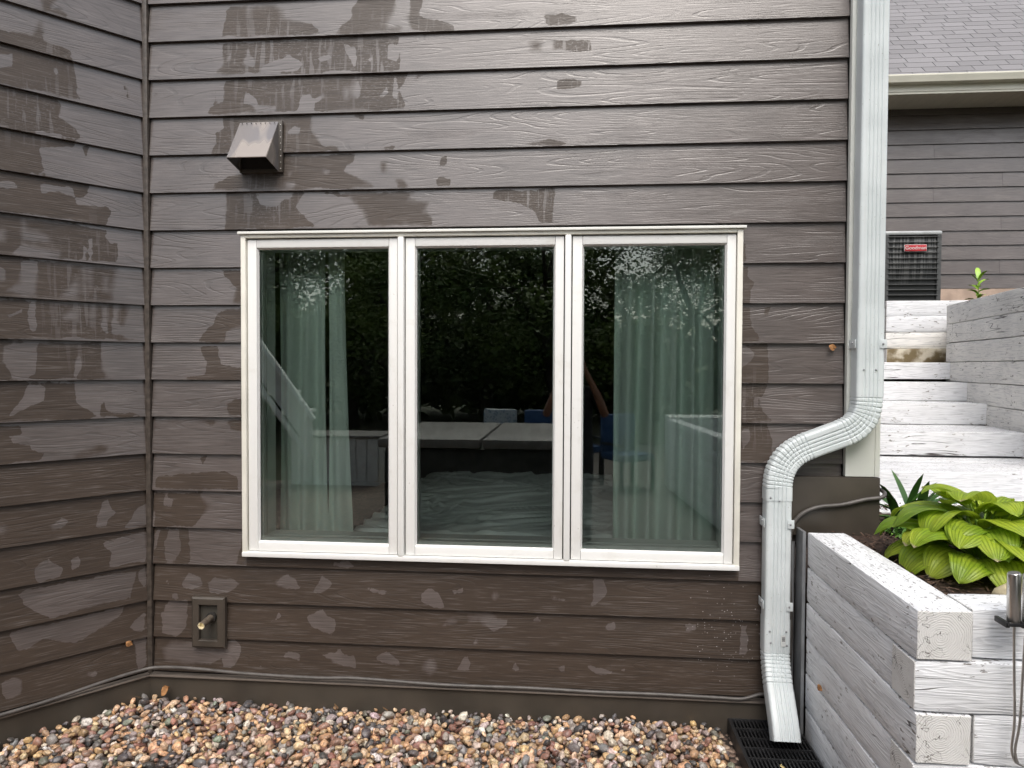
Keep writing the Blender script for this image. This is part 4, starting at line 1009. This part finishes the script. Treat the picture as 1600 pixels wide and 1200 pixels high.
tc = bpy.data.curves.new('lettering', 'FONT'); tc.body = 'Goodman'; tc.align_x = 'CENTER'; tc.align_y = 'CENTER'; tc.size = (bz1-bz0)*.82; tc.extrude = .001; tc.materials.append(M['badgetext'])
_lt = bpy.data.objects.new('lettering_curve', tc); _me = bpy.data.meshes.new_from_object(_lt); _me.name = 'lettering'; bpy.data.objects.remove(_lt); lt = bpy.data.objects.new('lettering', _me); COL.objects.link(lt); lt.parent = bd; lt.location = ((bx0+bx1)/2, -.0295, (bz0+bz1)/2); lt.rotation_euler = (R(90), 0, 0); lt.scale = (1, 1, 1)

# ------------------------------------------------------------------ plants
def hosta_leaf(L, Wd, droop, fold, twist, seed, tipup=0.):
    NU, NV = 11, 16; vs, uv = [], []
    rr = random.Random(seed)
    for j in range(NV+1):
        t = j/NV
        wprof = (math.sin(math.pi*min(1, t*.98+.02)**.72)**.62) if t < 1 else 0
        wprof = max(0.0, wprof)*(1-.15*t)
        ang = droop*(t**1.4)
        # integrate the midrib
        if j == 0: cx, cz, = 0., 0.
        else:
            am = tipup-droop*((j-.5)/NV)**1.3; cx += math.cos(am)*L/NV; cz += math.sin(am)*L/NV
        am = tipup-droop*t**1.3
        for i in range(NU+1):
            s = i/NU*2-1; y = s*Wd/2*wprof
            cup = -fold*abs(s)*Wd/2*wprof*-1+.012*math.sin(t*7+seed)*s*s*wprof+.004*math.cos(s*26)*(1-abs(s)*.6)*wprof - .10*Wd*(s*s)*wprof
            back = -.18*L*(abs(s)**2)*(1-t)**2.2
            vs.append((cx-math.sin(am)*cup+back*math.cos(am), y, cz+math.cos(am)*cup)); uv.append((s*.5+.5, t))
    fs = []
    for j in range(NV):
        for i in range(NU): a = j*(NU+1)+i; fs.append((a, a+1, a+NU+2, a+NU+1))
    me = bpy.data.meshes.new('leaf'); me.from_pydata(vs, [], fs); me.materials.append(M['hosta']); me.polygons.foreach_set('use_smooth', [True]*len(me.polygons))
    ul = me.uv_layers.new(name='UVMap')
    for lp in me.loops: ul.data[lp.index].uv = uv[lp.vertex_index]
    return me
HC = Vector((1.50, -.50, .965))
ho = thing('hosta', 'lime green hosta with broad ribbed leaves filling the planter', 'plant', HC)
hr = random.Random(21)
def add_leaf(az, rad, h, L, Wd, el, droop, seed, roll=0.):
    me = hosta_leaf(L, Wd, droop, hr.uniform(.10, .28), 0, seed, 0)
    d = Vector((math.cos(az), math.sin(az), 0)); base = d*rad+Vector((0, 0, h))
    o = link('leaf', me, ho, base, (roll, -el, az)); o.rotation_mode = 'XYZ'
    q = MB(); q.tube(smoothpath([d*.02, d*rad*.35+Vector((0, 0, h*.6)), base], 4), .004, 5); part('stalk', q, M['petiole'], ho, 179)
for tier, (n_, rad, h, L, el, dr) in enumerate(((17, .15, .06, .20, .15, 1.5), (16, .13, .12, .205, .35, 1.5), (13, .10, .18, .20, .5, 1.45), (8, .05, .235, .18, .62, 1.4))):
    for i in range(n_):
        az = 2*math.pi*(i+hr.uniform(-.25, .25))/n_+tier*.5
        add_leaf(az, rad*hr.uniform(.85, 1.15), h+hr.uniform(-.02, .02), L*hr.uniform(.85, 1.2), L*hr.uniform(.74, .98), el+hr.uniform(-.2, .2), dr+hr.uniform(-.25, .3), hr.uniform(0, 99), hr.uniform(-.35, .35))

def blade_leaf(mb, base, az, L, wd, el, curl):
    d = Vector((math.cos(az), math.sin(az), 0)); sd_ = Vector((-math.sin(az), math.cos(az), 0)); p = Vector(base); n_ = 7; row = []
    for j in range(n_+1):
        t = j/n_; a = el-curl*t; wv = wd*math.sin(math.pi*min(1, .12+.88*t))**.7*(1 if t < 1 else 0.05)
        row.append((p-sd_*wv/2+Vector((0, 0, wv*.25)), p.copy(), p+sd_*wv/2+Vector((0, 0, wv*.25)))); p = p+(d*math.cos(a)+Vector((0, 0, math.sin(a))))*L/n_
    mb.loft([list(r_) for r_ in row], False)
lp = thing('lily_plant', 'dark green broad-bladed plant squeezed against the house corner', 'plant', (1.50, .10, .965))
lr = random.Random(5)
for i in range(22):
    q = MB(); blade_leaf(q, (lr.uniform(-.05, .05), lr.uniform(-.05, .05), 0), lr.uniform(0, 6.28), lr.uniform(.16, .30), lr.uniform(.03, .05), lr.uniform(.6, 1.4), lr.uniform(.3, 1.4)); part('leaf', q, M['darkleaf'], lp, 179)
for az, el in ((.2, .75), (.45, .5), (-.1, .25), (.1, .45), (2.0, 1.2)):
    q = MB(); blade_leaf(q, (.03, 0, .05), az, .24, .035, el, .3); part('leaf', q, M['darkleaf'], lp, 179)
def weed(name, loc, n_, hgt, mat, label, lr, ls=.05, spread=.05):
    t_ = thing(name, label, 'plant', loc)
    q = MB(); q.tube([(0, 0, 0), (.005, 0, hgt*.5), (0, .004, hgt)], [.004, .003, .002], 5); part('stem', q, M['petiole'], t_, 179)
    for i in range(n_):
        z = hgt*(.25+.75*i/max(1, n_-1)); q = MB(); blade_leaf(q, (0, 0, z), i*2.4, ls*lr.uniform(.8, 1.25), ls*.38, lr.uniform(.2, .8)+(.5 if i > n_-4 else 0), lr.uniform(.3, .9)); part('leaf', q, mat, t_, 179)
    return t_
weed('weed', (1.62, -.02, .96), 9, .12, M['limeleaf'], 'small pale green weed in mulch in front of the lily', lr, .05)
q = MB()
for i in range(240):
    x, y = lr.gauss(1.46, .06), lr.gauss(-.02, .07); x = max(1.37, x)
    blade_leaf(q, (x, y, .96+lr.uniform(0, .05)), lr.uniform(0, 6.28), lr.uniform(.015, .035), .014, lr.uniform(.2, 1.2), .6)
_gc = _leaf('ground_cover_leaf', (.05, .14, .02), (.14, .26, .04))
tag(part('ground_cover', q, _gc, None, 179), kind='stuff')
wp_ = aty(1528, 469, 4.4)
weed('weed', (wp_[0], 4.4, wp_[2]-.12), 12, .34, M['limeleaf'], 'bright lime weed sprouting above the timber wall near the condenser', lr, .13)
# rock behind the planter corner
rk = peb_mesh(11, 3); q = MB(); q.add([tuple(v) for v in rk[0]*np.array([.10, .06, .05])], rk[1])
_rk = simple('tan_rock', (.42, .36, .24), .7, 0, .3, .3, 14, .004)
tag(part('rock', q, _rk, None, 179, (1.46, -.83, .955)), 'tan lumpy rock in the mulch behind the front timber', 'rock')
# dead leaves
def dead_leaf(loc, rot, s, label, col):
    mb = MB(); vs = []
    for j in range(5):
        t = j/4; w2 = math.sin(math.pi*(t*.9+.06))*.45*s
        vs.append([(s*(t-.5), -w2, .25*s*w2), (s*(t-.5), 0, .18*s*math.sin(t*5)), (s*(t-.5), w2, .3*s*t)])
    mb.loft(vs, False)
    o = part('dead_leaf', mb, col, None, 179, loc, rot); tag(o, label, 'leaf'); return o
M['deadleaf'] = simple('dry_leaf', (.34, .17, .07), .7, 0, .3, .3, 60)
p = aty(1300, 543, -.006); dead_leaf(p, (1.2, .3, .4), .035, 'orange dry leaf stuck on the siding left of the downspout', M['deadleaf'])
p = left_frame(-.10, -.012, .375); dead_leaf(p, (1.3, .8, 1.), .032, 'tan dry leaf hanging by cobweb low on the left wall', M['deadleaf'])
dead_leaf((.985, -.34, .42), (1.0, 1.2, .3), .03, 'dark brown dry leaf caught in cobweb on the planter side', M['deadleaf'])
dead_leaf((-1.93, -.06, .145), (.5, -.9, .4), .05, 'curled orange leaf on the pebbles at the wall corner', M['deadleaf'])
dead_leaf((.83, -.40, .125), (.1, .1, 1.4), .022, 'small yellow leaf lying on the drain grate', simple('yellow_leaf', (.55, .45, .2), .6))

# skewers
sk_ = thing('roasting_skewer', 'steel roasting skewer with thick tubular handle hanging at planter front', 'skewer', (1.238, -1.135, 1.125), group='steel skewers on the planter')
q = MB(); q.tube([(0, 0, 0), (.0005, 0, -.003), (.0015, 0, -.137), (.0015, 0, -.14)], [.0150, .0172, .0172, .015], 20); part('handle', q, M['steel'], sk_, 40)
q = MB(); q.tube(smoothpath([(.003, 0, -.14), (.006, 0, -.28), (.010, .0, -.42), (.004, 0, -.5), (.012, -.002, -.535), (.028, -.004, -.545)], 5), .0036, 8); part('rod', q, M['steel'], sk_, 179)
s2_ = sk_.copy(); COL.objects.link(s2_); s2_.location = (1.279, -1.135, 1.122); s2_['label'] = 'second steel skewer, its handle cut by the right edge of the photo'
for ch in list(sk_.children):
    c_ = ch.copy(); COL.objects.link(c_); c_.parent = s2_
    if 'rod' in c_.name: c_.rotation_euler = (0, R(3.6), 0)
cl = MB(); cl.bbox((1.214, -1.157, .978), (1.300, -1.152, .988), .002); cl.bbox((1.212, -1.150, .972), (1.222, -1.092, .988), .002); cl.bbox((1.255, -1.150, .972), (1.262, -1.092, .988), .002); cl.bbox((1.292, -1.150, .972), (1.300, -1.092, .988), .002)
tag(part('clip', cl, M['black'], None, 30), 'black plastic clip holding the skewer handles to the timber', 'clip')

# ------------------------------------------------------------------ what the glass reflects: the yard behind the camera
tub = thing('hot_tub', 'dark hot tub under a folded grey vinyl cover on the patio', 'hot tub', (-.95, -5.1, .035))
q = MB(); q.bbox((-1.05, -1.05, 0), (1.05, 1.05, .80), .06); part('cabinet', q, M['tubside'], tub, 40)
for sx in (-1.1, .012):
    q = MB(); q.bbox((sx, -1.1, .80), (sx+1.088, 1.1, .90), .03); part('cover', q, M['tubcover'], tub, 40)
stt = thing('deck_stairs', 'white deck stairs with boarded railing at far side of yard', 'stairs', (-4.05, -6.0, .03))
q = MB()
for i in range(5): q.box((-1.0+i*.24, -.95, 2.1-.28*i), (-.72+i*.24, -.08, 2.14-.28*i))
part('tread', q, M['deckwhite'], stt)
for i in range(10):
    x = -1.0+i*.155; zt = 1.93-1.39*(x+.157)-.06
    q = MB(); q.add([(x, .0, zt-.42), (x+.15, .0, zt-.42-.208), (x+.15, .0, zt-.208), (x, .0, zt), (x, .03, zt-.42), (x+.15, .03, zt-.42-.208), (x+.15, .03, zt-.208), (x, .03, zt)], [(0,1,2,3),(7,6,5,4),(0,4,5,1),(1,5,6,2),(2,6,7,3),(3,7,4,0)])
    part('railing_board', q, M['deckwhite'], stt)
q = MB(); q.tube([(-1.1, .03, 3.24), (.56, .03, .93)], .05, 6); part('hand_rail', q, M['deckwhite'], stt)
q = MB(); q.tube([(-1.1, .05, 2.66), (.50, .05, .43)], .04, 6); part('stringer', q, M['deckwhite'], stt)
bxx = thing('deck_bench', 'white boarded storage bench beside the hot tub', 'bench', (-3.3, -6.6, .03))
q = MB()
for i in range(8): q.box((-.62+i*.155, .30, 0), (-.475+i*.155, .33, .66))
part('front_board', q, M['deckwhite'], bxx)
q = MB(); q.box((-.62, -.35, 0), (.62, .295, .64)); part('body', q, M['deckwhite'], bxx)
q = MB(); q.bbox((-.66, -.4, .665), (.66, .36, .70), .01); part('lid', q, M['tubcover'], bxx)
def chair(loc, rot, label, mat):
    t_ = thing('patio_chair', label, 'chair', loc, (0, 0, rot), 'blue patio chairs beyond the hot tub')
    q = MB(); q.bbox((-.27, -.27, .38), (.27, .27, .48), .03); part('seat', q, M['blue'], t_, 40)
    q = MB(); q.bbox((-.27, -.30, .45), (.27, -.20, 1.0), .04); part('backrest', q, mat, t_, 40)
    for sx in (-.27, .23):
        for sy in (-.27, .23): q = MB(); q.box((sx, sy, 0), (sx+.04, sy+.04, .40)); part('leg', q, M['dark'], t_)
        q = MB(); q.box((sx, -.27, .58), (sx+.05, .27, .61)); part('arm', q, M['dark'], t_)
    return t_
chair((-1.2, -7.4, .03), .3, 'patio chair with patterned cushion, left of the blue pair', M['pattern'])
chair((-.45, -7.3, .03), -.1, 'patio chair with plain blue back, middle of the row', M['blue'])
chair((.1, -7.5, .03), -.3, 'patio chair with patterned back, right of the plain blue one', M['pattern'])
chair((.75, -6.6, .03), -.5, 'blue patio chair nearest the white side wall', M['blue'])
pw = thing('timber_wall', 'long white timber wall along the patio behind the photographer', 'retaining wall', (1.55, -3.0, 0))
for j in range(6): timber(pw, (1.55, -2.6), (1.25, -6.3), ZT-j*TP, side=1)
q = MB(); q.box((1.30, -6.9, 0), (4.2, -6.35, 1.02)); tag(part('timber_wall', q, M['deckwhite']), 'white wall end closing the patio on its right side', 'retaining wall')

# trees
def leaf_crown(seed, n, rx, rz, clumps, ls=.09):
    rg = np.random.default_rng(seed); cs = []
    for _ in range(clumps):
        d = rg.normal(size=3); d /= np.linalg.norm(d); r_ = rg.uniform(.35, 1.)**.5; cs.append((d[0]*rx*r_, d[1]*rx*r_, d[2]*rz*r_, rg.uniform(.22, .42)*rx*.8))
    cs = np.array(cs); idx = rg.integers(0, clumps, n); P = cs[idx, :3]+rg.normal(size=(n, 3))*cs[idx, 3:4]*.55
    a = rg.normal(size=(n, 3)); a /= np.linalg.norm(a, axis=1)[:, None]; b = np.cross(a, rg.normal(size=(n, 3))); b /= np.linalg.norm(b, axis=1)[:, None]
    s = rg.uniform(.6, 1.3, (n, 1))*ls; V = np.stack([P-a*s, P-b*s*.55, P+a*s, P+b*s*.55], 1).reshape(-1, 3)
    me = bpy.data.meshes.new('crown'); me.vertices.add(len(V)); me.vertices.foreach_set('co', V.ravel()); me.loops.add(4*n); me.loops.foreach_set('vertex_index', np.arange(4*n)); me.polygons.add(n); me.polygons.foreach_set('loop_start', np.arange(n)*4); me.polygons.foreach_set('loop_total', np.full(n, 4)); me.update(); me.validate(); me.materials.append(M['treeleaf']); return me
CR = [leaf_crown(1, 13000, 2.8, 2.9, 26, .075), leaf_crown(2, 18000, 2.8, 2.9, 34, .08), leaf_crown(3, 12000, 2.7, 3.0, 24, .07), leaf_crown(4, 9500, 2.9, 3.0, 22, .05)]
def trunk_mesh(seed, h, r):
    rr = random.Random(seed); mb = MB(); pts = [Vector((rr.gauss(0, .12)*i, rr.gauss(0, .12)*i, h*i/6)) for i in range(7)]
    mb.tube(smoothpath(pts, 3), [r*(1-.75*i/18) for i in range(19)], 10)
    for i in range(7):
        p = pts[rr.randint(2, 5)]; a = rr.uniform(0, 6.28); L = rr.uniform(1.2, 2.6); e = p+Vector((math.cos(a)*L, math.sin(a)*L, L*rr.uniform(.5, 1.1)))
        mb.tube(smoothpath([p, p.lerp(e, .5)+Vector((0, 0, .15)), e], 3), [r*.35*(1-.12*k) for k in range(7)], 6)
    return mb.mesh('trunk', M['bark'], 179)
TR = [trunk_mesh(s, 6.2, .19) for s in (1, 2, 3, 4)]
TL = ['slim leafy tree', 'broad leafy tree', 'tall dark tree', 'thin airy tree']
TREES = [(-8.5, -13, 1.15, 0), (-6.0, -15.5, 1.3, 1), (-3.9, -12.5, 1.1, 2), (-2.4, -17, 1.45, 0), (-.4, -14, 1.2, 1), (1.3, -18, 1.4, 3), (2.7, -14.5, 1.15, 3), (4.6, -17.5, 1.35, 3), (8.2, -13.5, 2.3, 1), (11.5, -15, 2.4, 1), (-11.5, -16, 1.4, 1), (-13, -10, 1.2, 2), (12.5, -11, 1.6, 1)]
WH = ['behind the deck stairs', 'far left behind the stairs', 'just left of the hot tub', 'behind the hot tub', 'straight behind the photographer', 'behind the patio chairs', 'right of the patio chairs', 'beyond the white side wall', 'right of the side wall', 'far right corner of the yard', 'at the far left corner', 'beside the house on the left', 'beside the house on the right']
for i, (x, y, s, k) in enumerate(TREES):
    t_ = thing('tree', f'{TL[k]} {WH[i]}', 'tree', (x, y, 0), (0, 0, i*1.3), 'trees behind the photographer'); s *= .80; t_.scale = (s, s, s*(.74 if s < 1.3 else 1.0))
    link('trunk', TR[k], t_); link('crown', CR[k], t_, (0, 0, 5.0 if k != 1 else 4.4))
rg = np.random.default_rng(9); n = 34000
ang = rg.uniform(-.2, math.pi+.2, n); rad = rg.normal(21, 1.6, n); P = np.stack([np.cos(ang)*rad, -np.sin(ang)*rad, np.abs(rg.normal(0, 1, n))*.9+rg.uniform(0, 1.6, n)], 1)
a = rg.normal(size=(n, 3)); a /= np.linalg.norm(a, axis=1)[:, None]; b = np.cross(a, rg.normal(size=(n, 3))); b /= np.linalg.norm(b, axis=1)[:, None]; s = rg.uniform(.6, 1.3, (n, 1))*.26
V = np.stack([P-a*s, P-b*s*.6, P+a*s, P+b*s*.6], 1).reshape(-1, 3)
me = bpy.data.meshes.new('thicket'); me.vertices.add(len(V)); me.vertices.foreach_set('co', V.ravel()); me.loops.add(4*n); me.loops.foreach_set('vertex_index', np.arange(4*n)); me.polygons.add(n); me.polygons.foreach_set('loop_start', np.arange(n)*4); me.polygons.foreach_set('loop_total', np.full(n, 4)); me.update(); me.materials.append(M['treeleaf'])
tag(link('thicket', me), kind='stuff')

# photographer
def skin_body(name, J, E_, mat, parent, sub=2):
    me = bpy.data.meshes.new(name); me.from_pydata([j[:3] for j in J], E_, []); o = link(name, me, parent)
    me.materials.append(mat); sk2 = o.modifiers.new('skin', 'SKIN'); sk2.use_smooth_shade = True
    for i, j in enumerate(J): me.skin_vertices[0].data[i].radius = (j[3], j[4] if len(j) > 4 else j[3])
    me.skin_vertices[0].data[0].use_root = True
    su = o.modifiers.new('sub', 'SUBSURF'); su.levels = su.render_levels = sub; return o
pe_ = thing('person', 'person in dark clothes holding up a phone with both hands, arms bare', 'person', (.02, -3.52, .035))
body = [(0, 0, .95, .15, .11), (0, 0, 1.15, .14, .10), (0, 0, 1.35, .17, .11), (0, .0, 1.46, .10, .08), (0, .0, 1.53, .055), (.17, 0, 1.43, .06), (-.17, 0, 1.43, .06), (.27, .06, 1.22, .047), (-.27, .06, 1.22, .047), (.10, 0, .86, .09), (-.10, 0, .86, .09), (.11, .01, .48, .062), (-.11, .01, .48, .062), (.12, 0, .09, .045), (-.12, 0, .09, .045), (.13, .14, .04, .04), (-.13, .14, .04, .04)]
skin_body('clothed_body', body, [(0, 1), (1, 2), (2, 3), (3, 4), (2, 5), (2, 6), (5, 7), (6, 8), (0, 9), (0, 10), (9, 11), (10, 12), (11, 13), (12, 14), (13, 15), (14, 16)], M['shirt'], pe_)
for s in (1, -1):
    arm = [(.26*s, .05, 1.24, .043), (.28*s, .10, 1.20, .043), (.19*s, .18, 1.42, .034), (.10*s, .245, 1.60, .024), (.075*s, .255, 1.645, .030, .016)]
    skin_body('forearm', arm, [(0, 1), (1, 2), (2, 3), (3, 4)], M['skin'], pe_)
    for f in range(4):
        z = 1.69-f*.020; L = (.9, 1, .95, .75)[f]
        fg = [(.075*s, .252, 1.65-.004*f, .009), (.088*s, .262, z, .0085), (.083*s, .285+.0*L, z+.003, .008), (.060*s, .2868, z+.002, .007)]
        skin_body('finger', fg, [(0, 1), (1, 2), (2, 3)], M['skin'], pe_, 1)
    skin_body('thumb', [(.07*s, .25, 1.64, .011), (.055*s, .245, 1.655, .010), (.035*s, .258, 1.665, .009)], [(0, 1), (1, 2)], M['skin'], pe_, 1)
hd = MB(); hd.sphere((0, .02, 1.66), .1, (.80, .98, 1.18), 16); hd.sphere((0, .125, 1.635), .016, (.8, 1.2, 1.6), 6); hd.sphere((.08, .02, 1.645), .022, (.4, .8, 1.3), 6); hd.sphere((-.08, .02, 1.645), .022, (.4, .8, 1.3), 6); hd.tube([(0, 0, 1.5), (0, .01, 1.6)], .052, 10)
part('head', hd, M['skin'], pe_, 179)
hd = MB(); hd.sphere((0, -.004, 1.69), .104, (.86, .98, 1.08), 14); part('hair', hd, M['hair'], pe_, 179)
ph = MB(); ph.bbox((-.055, -3.262, 1.645), (.095, -3.253, 1.722), .004); tag(part('phone', ph, M['black'], None, 40), 'black phone held sideways by the photographer', 'phone')
